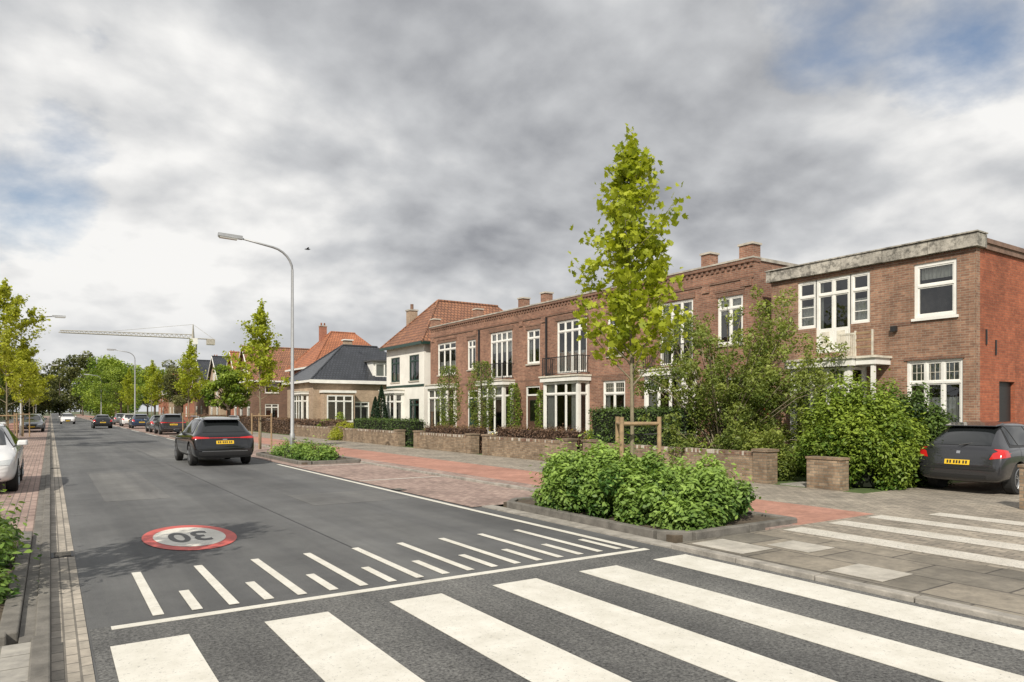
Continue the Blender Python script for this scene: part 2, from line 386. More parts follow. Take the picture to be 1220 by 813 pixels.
mb.box(12.35,12.75,1.0,6.0,PZ+.004,PZ+.009,'pave_white')
mb.done('footpath_stripes',mk)
sheet('parking_bay',6.55,8.95,11.3,300,.014,'pave_pink')
mb=MB()
for y in (17.0,22.5): mb.box(6.6,8.9,y,y+.1,.018,.022,'pave_white')
mb.done('bay_lines',mk)
sheet('verge_paving',8.95,9.6,6.55,300,PZ,'pave_pink',.08)
sheet('cycle_path',9.6,11.7,6.55,400,PZ+.002,'pave_red',.08)
sheet('pavement',11.7,14.4,-12,400,PZ,'pave_grey',.08)
sheet('driveway',14.4,32,2.5,8.3,PZ+.004,'pave_grey',.08)
sheet('garden_ground',14.4,60,8.3,400,PZ-.01,'lawn',.05)
sheet('side_lawn',14.4,60,-12,2.5,PZ-.01,'lawn',.05)
def kerb(name,segs,w=.12,z=.12,mat='kerb_concrete'):
    mb=MB()
    for (xa,ya,xb,yb) in segs:
        L=math.hypot(xb-xa,yb-ya); n=max(1,round(L)); dx=(xb-xa)/n; dy=(yb-ya)/n; ln=math.hypot(dx,dy); px,py=-dy/ln*w/2,dx/ln*w/2
        for i in range(n):
            g=.006/ln; a=(xa+dx*(i+g),ya+dy*(i+g)); b=(xa+dx*(i+1-g),ya+dy*(i+1-g)); j=random.uniform(-.006,.006)
            mb.hexa([(a[0]-px,a[1]-py,-.02),(b[0]-px,b[1]-py,-.02),(b[0]+px,b[1]+py,-.02),(a[0]+px,a[1]+py,-.02),
                     (a[0]-px,a[1]-py,z+j),(b[0]-px,b[1]-py,z+j),(b[0]+px,b[1]+py,z+j),(a[0]+px,a[1]+py,z+j)],mat)
    return mb.done(name,bevel=.012)
kerb('kerb',[(6.83,-12,6.83,6.5)],.14,.062)
sheet('kerb_strip',6.76,7.02,6.5,11.3,.02,'kerb_concrete',.04)
kerb('kerb',[(8.95,11.3,8.95,23)],.10,.075)
kerb('kerb',[(8.95,29.7,8.95,90)],.10,.075)
def bed(name,x0,x1,y0,y1,z=.13):
    c=.35
    e=empty(name)
    k=kerb('kerb_edging',[(x0,y0+c,x0,y1-c),(x0,y1-c,x0+c,y1),(x0+c,y1,x1,y1),(x1,y1,x1,y0),(x1,y0,x0+c,y0),(x0+c,y0,x0,y0+c)],.13,z,'kerb_dark'); k.parent=e
    s=sheet('soil',x0+.05,x1-.05,y0+.05,y1-.05,.085,'soil',.1,e); return e
bed('planting_bed',7.1,9.75,6.75,11.2)
bed('planting_bed',6.95,8.95,23.2,29.5)
bed('planting_bed',6.95,8.95,50,54)
# left side
sheet('pavement',-9,-.12,-40,6.3,.09,'pave_tile',.1)
bed('planting_bed',-2.3,-.27,6.5,11.8)
sheet('verge_paving',-.2,0,6.3,300,.075,'kerb_dark',.08)
sheet('parking_bay',-2.3,-.2,11.9,300,.06,'pave_pink',.08)
kerb('kerb',[(-.06,-20,-.06,6.4)],.12,.11,'kerb_dark')
kerb('kerb',[(-.05,6.4,-.05,60)],.10,.095,'kerb_dark')
kerb('kerb',[(-2.36,6.4,-2.36,70)],.10,.10,'kerb_dark')
sheet('cycle_path',-4.6,-2.4,6.3,300,.085,'pave_red',.1)
sheet('pavement',-7,-4.6,6.3,300,.08,'pave_tile',.1)
# ------------------------------------------------------------ vegetation
MAPLE=np.array([(0,-.5),(.28,-.35),(.5,-.12),(.26,.02),(.36,.36),(.10,.22),(0,.55),(-.10,.22),(-.36,.36),(-.26,.02),(-.5,-.12),(-.28,-.35)])
RHOMB=np.array([(0,-.5),(.3,0),(0,.5),(-.3,0)])
LEAF=np.array([(0,-.5),(.2,-.22),(.24,.08),(0,.55),(-.24,.08),(-.2,-.22)])
def leaves(name,P,val,size,mat,parent=None,tpl=RHOMB,up=.5,out=None):
    P=np.asarray(P,float); n=len(P); k=len(tpl)
    nrm=RNG.normal(size=(n,3)); nrm/=np.linalg.norm(nrm,axis=1)[:,None]
    nrm[:,2]=np.abs(nrm[:,2])+up
    if out is not None: nrm+=out*.8
    nrm/=np.linalg.norm(nrm,axis=1)[:,None]
    r=RNG.normal(size=(n,3)); a=np.cross(nrm,r); a/=np.linalg.norm(a,axis=1)[:,None]; b=np.cross(nrm,a)
    sz=size*RNG.uniform(.6,1.4,n)
    V=P[:,None,:]+(a[:,None,:]*tpl[None,:,0,None]+b[:,None,:]*tpl[None,:,1,None]+nrm[:,None,:]*(np.abs(tpl[None,:,0,None])*.35))*sz[:,None,None]
    me=bpy.data.meshes.new(name); me.vertices.add(n*k); me.vertices.foreach_set('co',V.reshape(-1))
    me.loops.add(n*k); me.loops.foreach_set('vertex_index',np.arange(n*k,dtype=np.int32))
    me.polygons.add(n); me.polygons.foreach_set('loop_start',np.arange(0,n*k,k,dtype=np.int32))
    try: me.polygons.foreach_set('loop_total',np.full(n,k,dtype=np.int32))
    except Exception: pass
    me.update(calc_edges=True)
    at=me.attributes.new('tint','FLOAT','POINT'); at.data.foreach_set('value',np.repeat(np.clip(val,0,1),k).astype(np.float32))
    me.materials.append(MATS[mat]); ob=bpy.data.objects.new(name,me); COL.objects.link(ob)
    if parent: ob.parent=parent
    return ob
def clump(c,r,n,base=.5,flat=1.0):
    d=RNG.normal(size=(n,3)); d/=np.linalg.norm(d,axis=1)[:,None]
    rr=r*RNG.uniform(.35,1.08,n)**.6
    p=d*rr[:,None]; p[:,2]*=flat
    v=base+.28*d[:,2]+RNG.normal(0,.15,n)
    return np.asarray(c)+p,v,d
def cloud(centers,rs,n_each,flat=1,bvar=.18):
    Ps=[];Vs=[];Ds=[]
    for c,r in zip(centers,rs):
        p,v,d=clump(c,r,int(n_each*(r/np.mean(rs))**2)+3,.45+RNG.normal(0,bvar),flat); Ps.append(p);Vs.append(v);Ds.append(d)
    return np.concatenate(Ps),np.concatenate(Vs),np.concatenate(Ds)
def mound(name,cx,cy,rx,ry,h,nc,nl,size,mat,z0=.08,sq=4,cr=(.16,.32),core=True,tpl=RHOMB,parent=None,rag=0,hvar=None,cs_=1.0):
    e=empty(name) if parent is None else parent
    cs=[];rs=[]
    for i in range(nc):
        while True:
            a,b=RNG.uniform(-1,1,2)
            q=abs(a)**sq+abs(b)**sq
            if q<1: break
        if i%3==0:
            ang=RNG.uniform(0,6.283); a=math.cos(ang)*.9; b=math.sin(ang)*.9; q=abs(a)**sq+abs(b)**sq
        top=h*(1-min(1,q)**1.5*.45)*RNG.uniform(.75,1.0+rag)*(1+(hvar*b if hvar else 0)); z=top*(RNG.uniform(.06,1) if i%3==0 else RNG.uniform(.25,1)**.5)
        r=RNG.uniform(*cr); cs.append((cx+a*rx*.92,cy+b*ry*.92,z0+max(z-r*.6,.1))); rs.append(r)
    P,V,D=cloud(cs,rs,nl)
    if rag:
        m=int(len(P)*.08); q=RNG.integers(0,len(P),m); P2=P[q]+D[q]*RNG.uniform(.05,.3,m)[:,None]+np.array([0,0,.06]); P=np.concatenate([P,P2]); V=np.concatenate([V,V[q]+.15]); D=np.concatenate([D,D[q]])
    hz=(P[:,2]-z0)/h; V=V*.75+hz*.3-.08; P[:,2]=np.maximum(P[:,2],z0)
    leaves('foliage',P,V,size,mat,e,tpl,.5,D)
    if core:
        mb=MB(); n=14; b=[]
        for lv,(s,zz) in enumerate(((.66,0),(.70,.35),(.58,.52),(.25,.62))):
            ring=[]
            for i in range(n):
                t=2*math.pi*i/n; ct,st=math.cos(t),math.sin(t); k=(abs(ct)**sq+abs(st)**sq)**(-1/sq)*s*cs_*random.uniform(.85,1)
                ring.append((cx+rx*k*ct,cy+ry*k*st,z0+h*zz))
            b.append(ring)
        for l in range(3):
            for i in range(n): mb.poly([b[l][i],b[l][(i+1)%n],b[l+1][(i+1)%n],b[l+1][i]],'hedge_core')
        mb.poly(b[3],'hedge_core'); mb.done('dark_core',e)  # solid dark filler added inside the shrub, closes gaps between leaves
    return e
def boxhedge(name,x0,x1,y0,y1,z0,z1,n,size,mat,core='hedge_core',j=.05):
    e=empty(name); mb=MB(); s=.07
    mb.box(x0+s,x1-s,y0+s,y1-s,z0,z1-s,core); mb.done('dark_core',e)  # added dark solid box, blocks the view through the hedge
    A=[((x1-x0)*(y1-y0),4),((y1-y0)*(z1-z0),0),((y1-y0)*(z1-z0)*.5,1),((x1-x0)*(z1-z0),2),((x1-x0)*(z1-z0),3)]
    tot=sum(a for a,_ in A); Ps=[];Os=[]
    for a,k in A:
        m=int(n*a/tot)+1; u=RNG.uniform(0,1,m); v=RNG.uniform(0,1,m)
        if k==4: p=np.stack([x0+u*(x1-x0),y0+v*(y1-y0),np.full(m,z1)],1);o=(0,0,1)
        elif k<2: p=np.stack([np.full(m,x0 if k==0 else x1),y0+u*(y1-y0),z0+v*(z1-z0)],1);o=(-1 if k==0 else 1,0,0)
        else: p=np.stack([x0+u*(x1-x0),np.full(m,y0 if k==2 else y1),z0+v*(z1-z0)],1);o=(0,-1 if k==2 else 1,0)
        Ps.append(p);Os.append(np.tile(np.array(o,float),(m,1)))
    P=np.concatenate(Ps);O=np.concatenate(Os)
    w=.5*np.sin(P[:,1]*3.1+P[:,2]*2)+.5*np.sin(P[:,1]*7.7+P[:,0]*5)
    P+=O*(RNG.normal(0,j,len(P))+w*.035)[:,None]-O*.03; P+=RNG.normal(0,.02,P.shape)
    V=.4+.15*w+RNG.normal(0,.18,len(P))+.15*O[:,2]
    leaves('foliage',P,V,size,mat,e,RHOMB,.3,O); return e
def stakes(B,x,y,h=1.7,r=.42):
    pts=[(x-r,y-r*.5),(x+r,y-r*.6),(x+.05,y+r)]
    for (a,b) in pts: B['stakes'].tube([(a,b,.05),(a,b,h)],.038,'wood_stake',10)
    for i in range(3):
        a=pts[i]; b=pts[(i+1)%3]; B['stakes'].tube([(a[0],a[1],h-.12),(b[0],b[1],h-.12)],.03,'wood_stake',8)
    B['straps'].tube([pts[0]+(h-.3,),(x,y,h-.32),pts[1]+(h-.3,)],.012,'car_trim',6)
def youngtree(name,x,y,H,cz=2.4,spread=.8,nb=26,lp=70,size=.09,mat='leaf_maple',stake=True,seed=1,tpl=RHOMB,r0=.045):
    rd=random.Random(seed); B=Parts(name); z0=.08
    pts=[];n=9
    for i in range(n+1):
        t=i/n; pts.append((x+.06*math.sin(t*5+seed)*t*1.6,y+.05*math.sin(t*4+seed*2)*t,z0+(H-z0-.25)*t))
    B['trunk'].tube(pts,[r0*(1-.85*i/n) for i in range(n+1)],'bark_young',10)
    Ps=[];Vs=[]
    def at(z):
        t=(z-z0)/(H-z0-.25)*n; i=min(n-1,max(0,int(t))); f=t-i
        return Vector(pts[i]).lerp(Vector(pts[i+1]),f)
    for k in range(nb):
        t=(k+rd.random())/nb; z=cz+(H-.5-cz)*t; p=at(z)
        prof=(.6+.4*math.sin(min(1,t*3)*math.pi/2))*(1-t)**.85+.10
        L=spread*prof*rd.uniform(.6,1.45); az=k*2.4+rd.uniform(-.5,.5); el=rd.uniform(.5,1.05)
        d=Vector((math.cos(az)*math.cos(el),math.sin(az)*math.cos(el),math.sin(el)))
        q=[p,p+d*L*.6+Vector((0,0,-.03)),p+d*L*1.15+Vector((0,0,.08*L))]
        B['branches'].tube(q,[.014*(1-t*.5)+.004,.008,.003],'bark_young',5,False)
        for tw in range(3):
            s=rd.uniform(.3,1); c=p+(q[2]-p)*s; a2=rd.uniform(0,6.28); tp=c+Vector((math.cos(a2)*.18,math.sin(a2)*.18,rd.uniform(.0,.2)))*min(1.2,L+.3)
            B['branches'].tube([c,tp],[.005,.002],'bark_young',4,False); br=.5+rd.gauss(0,.16)
            for j in range(int(lp*.18*(.4+prof))+3):
                Ps.append((tp.x+rd.gauss(0,.075),tp.y+rd.gauss(0,.075),tp.z+rd.gauss(0,.065)-.03)); Vs.append(br+rd.gauss(0,.18))
        m=int(lp*.55*(.4+prof))
        for j in range(m):
            s=rd.uniform(.25,1.12)**.7; c=p+(q[2]-p)*s; sp=.05+.10*s*min(1,L/.6)
            Ps.append((c.x+rd.gauss(0,sp),c.y+rd.gauss(0,sp),c.z+rd.gauss(0,sp*.8)-.02)); Vs.append(.5+rd.gauss(0,.22)+(.1 if rd.random()<.3 else 0))
    for j in range(int(lp*.8)):
        Ps.append((pts[-1][0]+rd.gauss(0,.06),pts[-1][1]+rd.gauss(0,.06),H-.25+rd.gauss(0,.16))); Vs.append(.6+rd.gauss(0,.2))
    if stake: stakes(B,x,y)
    e=B.done(smooth=('trunk','branches'))
    leaves('foliage',Ps,np.array(Vs),size,mat,e,tpl,.2); return e
def bigtree(name,x,y,H,R,nc=26,nl=220,size=.22,mat='leaf_far',seed=3,cz=.35,tr=.2):
    rd=random.Random(seed); B=Parts(name)
    base=H*cz; B['trunk'].tube([(x,y,0),(x+.1,y,base),(x,y+.1,H*.8)],[tr,tr*.75,tr*.15],'bark',8)
    cs=[];rs=[]
    for i in range(nc):
        az=rd.uniform(0,6.28); t=rd.random(); rr=R*math.sqrt(rd.random())*math.sin(math.pi*(.18+.75*t))**.7
        c=(x+rr*math.cos(az),y+rr*math.sin(az),base+(H-base)*(.05+.88*t)); cs.append(c); rs.append(R*rd.uniform(.22,.36))
        B['branches'].tube([(x,y,base*.8+(c[2]-base)*.4),((x+c[0])/2,(y+c[1])/2,c[2]-.2*R),c],[tr*.35,tr*.2,.02],'bark',5,False)
    e=B.done(smooth=('trunk','branches')); P,V,D=cloud(cs,rs,nl,.85)
    leaves('foliage',P,V,size,mat,e,RHOMB,.3); return e
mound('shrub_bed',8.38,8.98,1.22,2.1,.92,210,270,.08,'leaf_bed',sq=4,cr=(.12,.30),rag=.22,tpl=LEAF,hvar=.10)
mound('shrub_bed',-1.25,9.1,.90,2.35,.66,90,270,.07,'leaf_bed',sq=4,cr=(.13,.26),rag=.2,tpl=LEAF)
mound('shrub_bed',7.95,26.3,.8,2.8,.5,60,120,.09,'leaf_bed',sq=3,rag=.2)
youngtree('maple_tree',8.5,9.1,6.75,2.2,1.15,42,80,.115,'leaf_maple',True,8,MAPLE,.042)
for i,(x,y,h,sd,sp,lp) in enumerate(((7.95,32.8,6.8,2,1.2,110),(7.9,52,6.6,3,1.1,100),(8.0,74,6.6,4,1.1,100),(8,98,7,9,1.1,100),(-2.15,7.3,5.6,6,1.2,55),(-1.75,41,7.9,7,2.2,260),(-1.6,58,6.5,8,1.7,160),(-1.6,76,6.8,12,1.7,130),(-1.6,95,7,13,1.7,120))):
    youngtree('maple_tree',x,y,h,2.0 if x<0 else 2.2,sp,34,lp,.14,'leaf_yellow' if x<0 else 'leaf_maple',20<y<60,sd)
def bigshrub():
    e=Parts('garden_shrub_tree'); cx,cy=16.6,13.9; rd=random.Random(4); cs=[];rs=[]
    for k in range(74):
        az=rd.uniform(0,6.28); el=rd.uniform(.25,1.45); L=rd.uniform(3.0,5.0) if el>.6 else rd.uniform(1.9,3.1)
        if el>1.15 and rd.random()<.5: L=rd.uniform(4.6,5.5)
        d=Vector((math.cos(az)*math.cos(el)*.85,math.sin(az)*math.cos(el)*1.05,math.sin(el)))
        p0=Vector((cx+rd.gauss(0,.12),cy+rd.gauss(0,.12),.05)); p1=p0+Vector((d.x*.3,d.y*.3,d.z*.55))*L*.6
        p2=p0+d*L*.75+Vector((0,0,.25)); p3=p0+d*L+Vector((d.x*.3,d.y*.3,-.05))
        e['branches'].tube([p0,p1,p2,p3],[.03,.02,.012,.005],'bark_young',5,False)
        for s in (.22,.38,.52,.66,.80,.92,1.02):
            q=p1.lerp(p3,s)
            if rd.random()<.84:
                cs.append((q.x+rd.gauss(0,.2),q.y+rd.gauss(0,.2),max(.5,q.z+rd.gauss(0,.18)))); rs.append(rd.uniform(.14,.34))
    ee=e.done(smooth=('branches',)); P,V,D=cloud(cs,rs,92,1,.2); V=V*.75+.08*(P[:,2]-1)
    leaves('foliage',P,V,.09,'leaf_shrub',ee,LEAF,.2)
bigshrub()
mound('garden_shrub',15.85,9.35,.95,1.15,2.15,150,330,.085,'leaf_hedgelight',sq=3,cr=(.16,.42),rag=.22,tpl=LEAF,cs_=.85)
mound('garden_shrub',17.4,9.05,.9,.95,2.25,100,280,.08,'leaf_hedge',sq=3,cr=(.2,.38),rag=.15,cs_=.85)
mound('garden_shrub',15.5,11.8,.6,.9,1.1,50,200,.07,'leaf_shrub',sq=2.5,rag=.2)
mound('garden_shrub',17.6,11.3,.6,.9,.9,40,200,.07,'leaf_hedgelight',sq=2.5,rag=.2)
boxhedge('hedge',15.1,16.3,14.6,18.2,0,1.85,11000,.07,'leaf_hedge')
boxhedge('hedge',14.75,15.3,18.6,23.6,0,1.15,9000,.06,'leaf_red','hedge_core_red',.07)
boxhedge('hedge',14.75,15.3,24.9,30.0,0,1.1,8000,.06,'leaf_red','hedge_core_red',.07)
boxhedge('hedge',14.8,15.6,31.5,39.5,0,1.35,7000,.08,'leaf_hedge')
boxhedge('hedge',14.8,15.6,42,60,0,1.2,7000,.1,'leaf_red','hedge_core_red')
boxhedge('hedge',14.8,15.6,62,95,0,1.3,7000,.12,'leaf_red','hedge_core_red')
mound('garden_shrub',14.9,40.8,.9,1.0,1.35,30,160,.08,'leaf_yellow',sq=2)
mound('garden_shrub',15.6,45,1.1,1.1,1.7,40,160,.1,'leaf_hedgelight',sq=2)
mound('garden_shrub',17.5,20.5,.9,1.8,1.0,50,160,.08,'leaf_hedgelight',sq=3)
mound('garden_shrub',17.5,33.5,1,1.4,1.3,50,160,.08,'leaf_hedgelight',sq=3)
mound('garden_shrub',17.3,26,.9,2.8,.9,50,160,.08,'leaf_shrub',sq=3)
fe=empty('garden_flowers'); P=np.stack([RNG.uniform(15.4,16.2,260),RNG.uniform(18.6,29,260),RNG.uniform(.75,1.12,260)],1)
leaves('blossoms',P,np.ones(260),.07,'flower_yellow',fe,LEAF,.6)
B_=MB()
for p in P[::2]: B_.tube([(p[0],p[1],.04),(p[0],p[1],p[2])],.004,'hedge_core',3,False)
B_.done('stems',fe)
def topiary(x,y,z0,z1,rx,ry,mat='leaf_shrub',n=5200,name='pleached_tree'):
    B=Parts(name); B['trunk'].tube([(x,y,0),(x,y,z1-.3)],[.05,.03],'bark',8)
    for k in range(18):
        z=z0+(z1-z0)*k/18; a=k*2.4; B['trunk'].tube([(x,y,z),(x+rx*.8*math.cos(a),y+ry*.8*math.sin(a),z+.25)],[.015,.005],'bark',5)
    e=B.done(); t=RNG.uniform(0,1,n); az=RNG.uniform(0,6.283,n); prof=np.sin(np.pi*(.08+.84*t))**.45*(1+.16*np.sin(t*19+az*3))
    rr=RNG.uniform(.25,1.1,n)**.5*prof
    P=np.stack([x+rx*rr*np.cos(az),y+ry*rr*np.sin(az),z0+(z1-z0)*t],1)
    V=.4+.2*np.sin(P[:,2]*6+az*2)+RNG.normal(0,.18,n); leaves('foliage',P,V,.08,mat,e,RHOMB,.2)
topiary(15.9,29.6,1.1,3.95,.55,.75,n=3600); topiary(15.9,26.6,1.1,4.0,.55,.75,n=3800)
topiary(19.6,29.6,.1,3.2,.3,.45,'leaf_hedgelight',2800,'climbing_plant'); topiary(19.6,27.2,.1,2.8,.28,.35,'leaf_hedgelight',2400,'climbing_plant')
def conifer(x,y,H,R):
    B=Parts('conifer_tree'); B['trunk'].tube([(x,y,0),(x,y,H*.9)],[.07,.02],'bark',8); e=B.done(); n=5000
    t=RNG.uniform(0,1,n)**1.3; az=RNG.uniform(0,6.28,n); r=R*(1-t)**.7*RNG.uniform(.5,1.05,n)**.5
    P=np.stack([x+r*np.cos(az),y+r*np.sin(az),.1+t*H],1); leaves('foliage',P,.4+RNG.normal(0,.2,n),.1,'leaf_conifer',e,RHOMB,0)
conifer(18.6,44.2,3.4,.6); conifer(18.9,46,2.7,.55)
# distant trees
SEED=20
for (x,y,h,r,m) in ((14,70,6,2.0,'leaf_hedgelight'),(16,112,8,3,'leaf_far'),(15,135,9,3.5,'leaf_hedgelight'),(11,150,10,4,'leaf_hedgelight'),(30,80,9,3.5,'leaf_far'),
                    (-9,70,9,3.5,'leaf_hedgelight'),(-10,95,11,4,'leaf_far'),(-8,120,10,4,'leaf_hedgelight'),(-11,45,8,3,'leaf_far'),(28,60,8,3,'leaf_far'),(33,52,8.5,3,'leaf_far'),(-7,84,8,3,'leaf_hedgelight'),(-6,66,8.5,3.2,'leaf_yellow'),(-4.6,50,7.5,2.4,'leaf_hedgelight')):
    SEED+=1; bigtree('street_tree',x,y,h,r,34,240,.24,m,SEED)
def treerow(name,items,mat,size,nl):
    cs=[];rs=[];B=Parts(name)
    for (x,y,h,r) in items:
        B['trunks'].tube([(x,y,0),(x,y,h*.7)],[.3,.1],'bark',6)
        for i in range(20):
            az=random.uniform(0,6.28); t=random.random(); rr=r*math.sqrt(random.random())*math.sin(math.pi*(.15+.75*t))
            cs.append((x+rr*math.cos(az),y+rr*math.sin(az),h*(.12+.8*t))); rs.append(r*random.uniform(.28,.42))
    e=B.done(); P,V,D=cloud(cs,rs,nl,.85); leaves('foliage',P,V,size,mat,e,RHOMB,.3)
treerow('distant_trees',[(random.uniform(8,14)+i*.6,165+i*9,random.uniform(11,17),random.uniform(4,6)) for i in range(12)],'leaf_hedgelight',.5,150)
treerow('distant_trees',[(-6-random.uniform(0,5)-i*.8,130+i*10,random.uniform(12,18),random.uniform(4,6)) for i in range(13)],'leaf_far',.5,150)
treerow('distant_trees',[(-60+i*7,300+random.uniform(-10,20),random.uniform(16,26),random.uniform(6,8)) for i in range(34)],'leaf_far',.9,150)
treerow('distant_trees',[(-14+i*4.5,430+random.uniform(-10,10),random.uniform(20,28),random.uniform(6,8)) for i in range(9)],'leaf_far',.9,150)
treerow('distant_trees',[(40+i*8,120+i*5+random.uniform(-10,20),random.uniform(6,9),random.uniform(3,5)) for i in range(14)],'leaf_far',.6,110)
# ------------------------------------------------------------ terrace
def bay(F,u0,u1,z0,z1,depth,wallmat,cols=3,base=.55,leaded=False,cur=.8):
    B=F.B; G=Face(B,F.P(0,0,depth),F.U,F.N)
    G.box('walls',u0,u1,0,base,-depth+.005,0,wallmat); G.box('trim',u0-.04,u1+.04,base,base+.07,-depth+.01,.05,'stone_cap')
    w=.09
    for u in (u0,u1-w): G.box('trim',u,u+w,base+.07,z1,-.09,.0,'white_paint')
    G.window(u0+w,u1-w,base+.07,z1-.02,cols,.55,sill=False,d=.02,cur=cur,room=False,leaded=leaded)
    for (u,sgn) in ((u0,-1),(u1,1)):
        S=Face(B,G.P(u,0,0),-F.N,F.U*sgn)
        S.box('trim',depth-.1,depth-.005,base+.07,z1,-.09,0,'white_paint')
        S.window(.1,depth-.1,base+.07,z1-.02,1,.55,sill=False,d=.02,cur=0,fw=.05,room=False)
    D=-1.6
    F.quad('interior',u0-.6,u1+.6,0,z1,D,'interior')
    for u in (u0-.6,u1+.6): B['interior'].poly([F.P(u,0,-.13),F.P(u,z1,-.13),F.P(u,z1,D),F.P(u,0,D)],'interior')
    B['interior'].poly([F.P(u0-.6,z1,-.13),F.P(u1+.6,z1,-.13),F.P(u1+.6,z1,D),F.P(u0-.6,z1,D)],'interior')
    B['interior'].poly([F.P(u0-.6,base-.02,depth-.1),F.P(u1+.6,base-.02,-.13),F.P(u1+.6,base-.02,D),F.P(u0-.6,base-.02,D)],'interior')
    G.box('trim',u0-.12,u1+.12,z1,z1+.2,-depth+.01,.12,'white_paint'); G.box('trim',u0-.16,u1+.16,z1+.2,z1+.27,-depth+.01,.17,'cream_paint')
def balcony(F,u0,u1,z,depth,rail='metal_dark'):
    h=.85
    for u in (u0,u1):
        F.box('balcony',u-.02,u+.02,z,z+h,depth-.04,depth,rail)
        F.box('balcony',u-.015,u+.015,z+h-.03,z+h,.0,depth-.04,rail); F.box('balcony',u-.015,u+.015,z+.08,z+.11,.0,depth-.04,rail)
        for i in range(1,6): F.box('balcony',u-.008,u+.008,z+.11,z+h-.03,depth*i/6-.008,depth*i/6+.008,rail)
    F.box('balcony',u0+.02,u1-.02,z+h-.04,z+h,depth-.035,depth-.005,rail); F.box('balcony',u0+.02,u1-.02,z+.08,z+.11,depth-.03,depth-.01,rail)
    n=int((u1-u0)/.11)
    for i in range(1,n):
        u=u0+(u1-u0)*i/n; F.box('balcony',u-.009,u+.009,z+.11,z+h-.04,depth-.028,depth-.012,rail)
T=Parts('brick_terrace_house'); F=Face(T,(20,0,0),(0,1,0),(-1,0,0))
WM='brick_terrace'; Y0,Y1=15.4,39.7
up=[(15.85,16.95,4.15,5.85),(18.1,19.8,3.55,6.0),(21.9,22.9,4.15,5.85),(24.3,26.5,3.55,6.02),(27.9,29.0,4.15,5.85),(30.35,32.5,3.55,6.02),(34.1,35.0,4.15,5.85),(36.4,38.7,4.0,5.95)]
gr=[(15.9,17.0,.25,3.0),(21.8,23.2,.95,3.1),(27.9,29.1,.25,3.05),(33.9,35.0,.25,3.0)]
bays=[(17.9,20.0),(24.1,26.7),(30.2,32.7),(36.3,38.8)]
F.wall(Y0,Y1,0,7.0,up+gr+[(a+.1,b-.1,.6,3.1) for a,b in bays],WM)
for i,o in enumerate(up):
    if o[2]<3.7: F.window(*o,4 if o[1]-o[0]>1.8 else 3,.5,sill=False,cur=.6)
    else: F.window(*o,cols=2 if o[1]-o[0]<1.5 else 3,transom=.42,lintel='brick_dark')
for i,o in enumerate(gr):
    if o[2]<.5: F.door(*o,mat='green_paint' if i%2 else 'brown_paint')
    else: F.window(*o,cols=2,transom=.55,leaded=True,lintel='brick_dark')
for a,b in bays: bay(F,a,b,0,3.15,.65,WM)
for (a,b) in ((17.9,20.0),(24.1,26.7),(30.2,32.7)): balcony(F,a,b,3.43,.7)
for a,b,c,d in up: F.box('trim',a-.1,b+.1,d+.17 if c>3.7 else d+.02,d+.24,-.01,.03,'brick_dark')
F.box('trim',Y0,Y1,6.35,6.43,-.01,.035,'brick_dark'); F.box('trim',Y0,Y1,3.28,3.36,-.01,.008,'brick_dark')
F.box('trim',Y0-.03,Y1+.03,6.9,7.02,-.32,.07,'brick_dark'); F.box('trim',Y0-.04,Y1+.04,7.02,7.08,-.34,.09,'concrete_cap')
n=int((Y1-Y0)/.24)
for i in range(n): F.box('trim',Y0+i*.24+.03,Y0+i*.24+.14,6.76,6.90,-.01,.045,'brick_dark')
for (y,w) in ((15.42,.55),(17.25,.42),(21.35,.36),(27.35,.40),(29.3,.42),(33.9,.40),(39.1,.5)):
    F.box('chimney',y,y+w,7.081,7.50,-.38,.05,'brick_terrace'); F.box('chimney',y-.04,y+w+.04,7.50,7.57,-.42,.09,'stone_cap')
    F.box('walls',y+.05,y+w-.05,6.1,6.345,-.01,.05,'brick_terrace')
for y in (21.25,27.25,33.6): F.box('drainpipe',y,y+.08,.1,6.3,.01,.09,'metal_dark')
S=Face(T,(20,Y0,0),(1,0,0),(0,-1,0)); S.wall(0,10,0,7.0,[],'brick_terrace'); S.box('trim',.34,10,6.95,7.06,-.3,.05,'concrete_cap')
T['walls'].poly([(30,Y0,0),(30,Y1,0),(30,Y1,7),(30,Y0,7)],WM); T['walls'].poly([(20,Y1,0),(30,Y1,0),(30,Y1,7),(20,Y1,7)],WM)
T['roof'].box(20.34,29.99,Y0+.31,Y1-.01,6.6,6.7,'roof_felt')
T.done()
B=Parts('passage_gate'); B['wall'].box(20.5,20.7,14.705,15.395,2.6,3.2,'brick_dark'); B['door'].box(20.5,20.58,14.72,15.38,.05,2.6,'red_paint')
for k in range(5): B['boards'].box(20.485,20.5,14.74+k*.13,14.84+k*.13,.1,2.55,'red_paint')
B.done()
# ------------------------------------------------------------ right brick house
H=Parts('brick_house'); F=Face(H,(20,0,0),(0,1,0),(-1,0,0)); Y0,Y1=8.55,14.7; WM='brick_house1'
up=[(9.0,10.1,4.35,5.85),(11.35,11.95,4.4,5.9),(11.95,13.08,3.6,5.9),(13.08,13.72,4.4,5.9)]
gd=(8.85,10.3,1.25,3.2)
F.wall(Y0,Y1,0,6.05,up+[gd,(11.45,13.4,.6,3.0)],WM)
F.window(*up[0],cols=1,transom=.62,cur=0,fw=.09,sill='white_paint'); F.folds(9.12,9.98,5.42,5.76,-.2)
F.window(*up[1],cols=1,transom=.5,sill=False,rows=3); F.window(*up[3],cols=1,transom=.5,sill=False,rows=3)
F.window(*up[2],cols=2,transom=.5,sill=False,fw=.08,cur=.3)
for a in (12.06,12.56): F.box('door',a,a+.42,3.72,4.35,-.07,-.03,'white_paint'); F.box('door',a+.08,a+.34,3.82,4.25,-.03,-.018,'cream_paint')
F.window(*gd,cols=3,transom=.62,leaded=True,sill='white_paint',cur=.6)
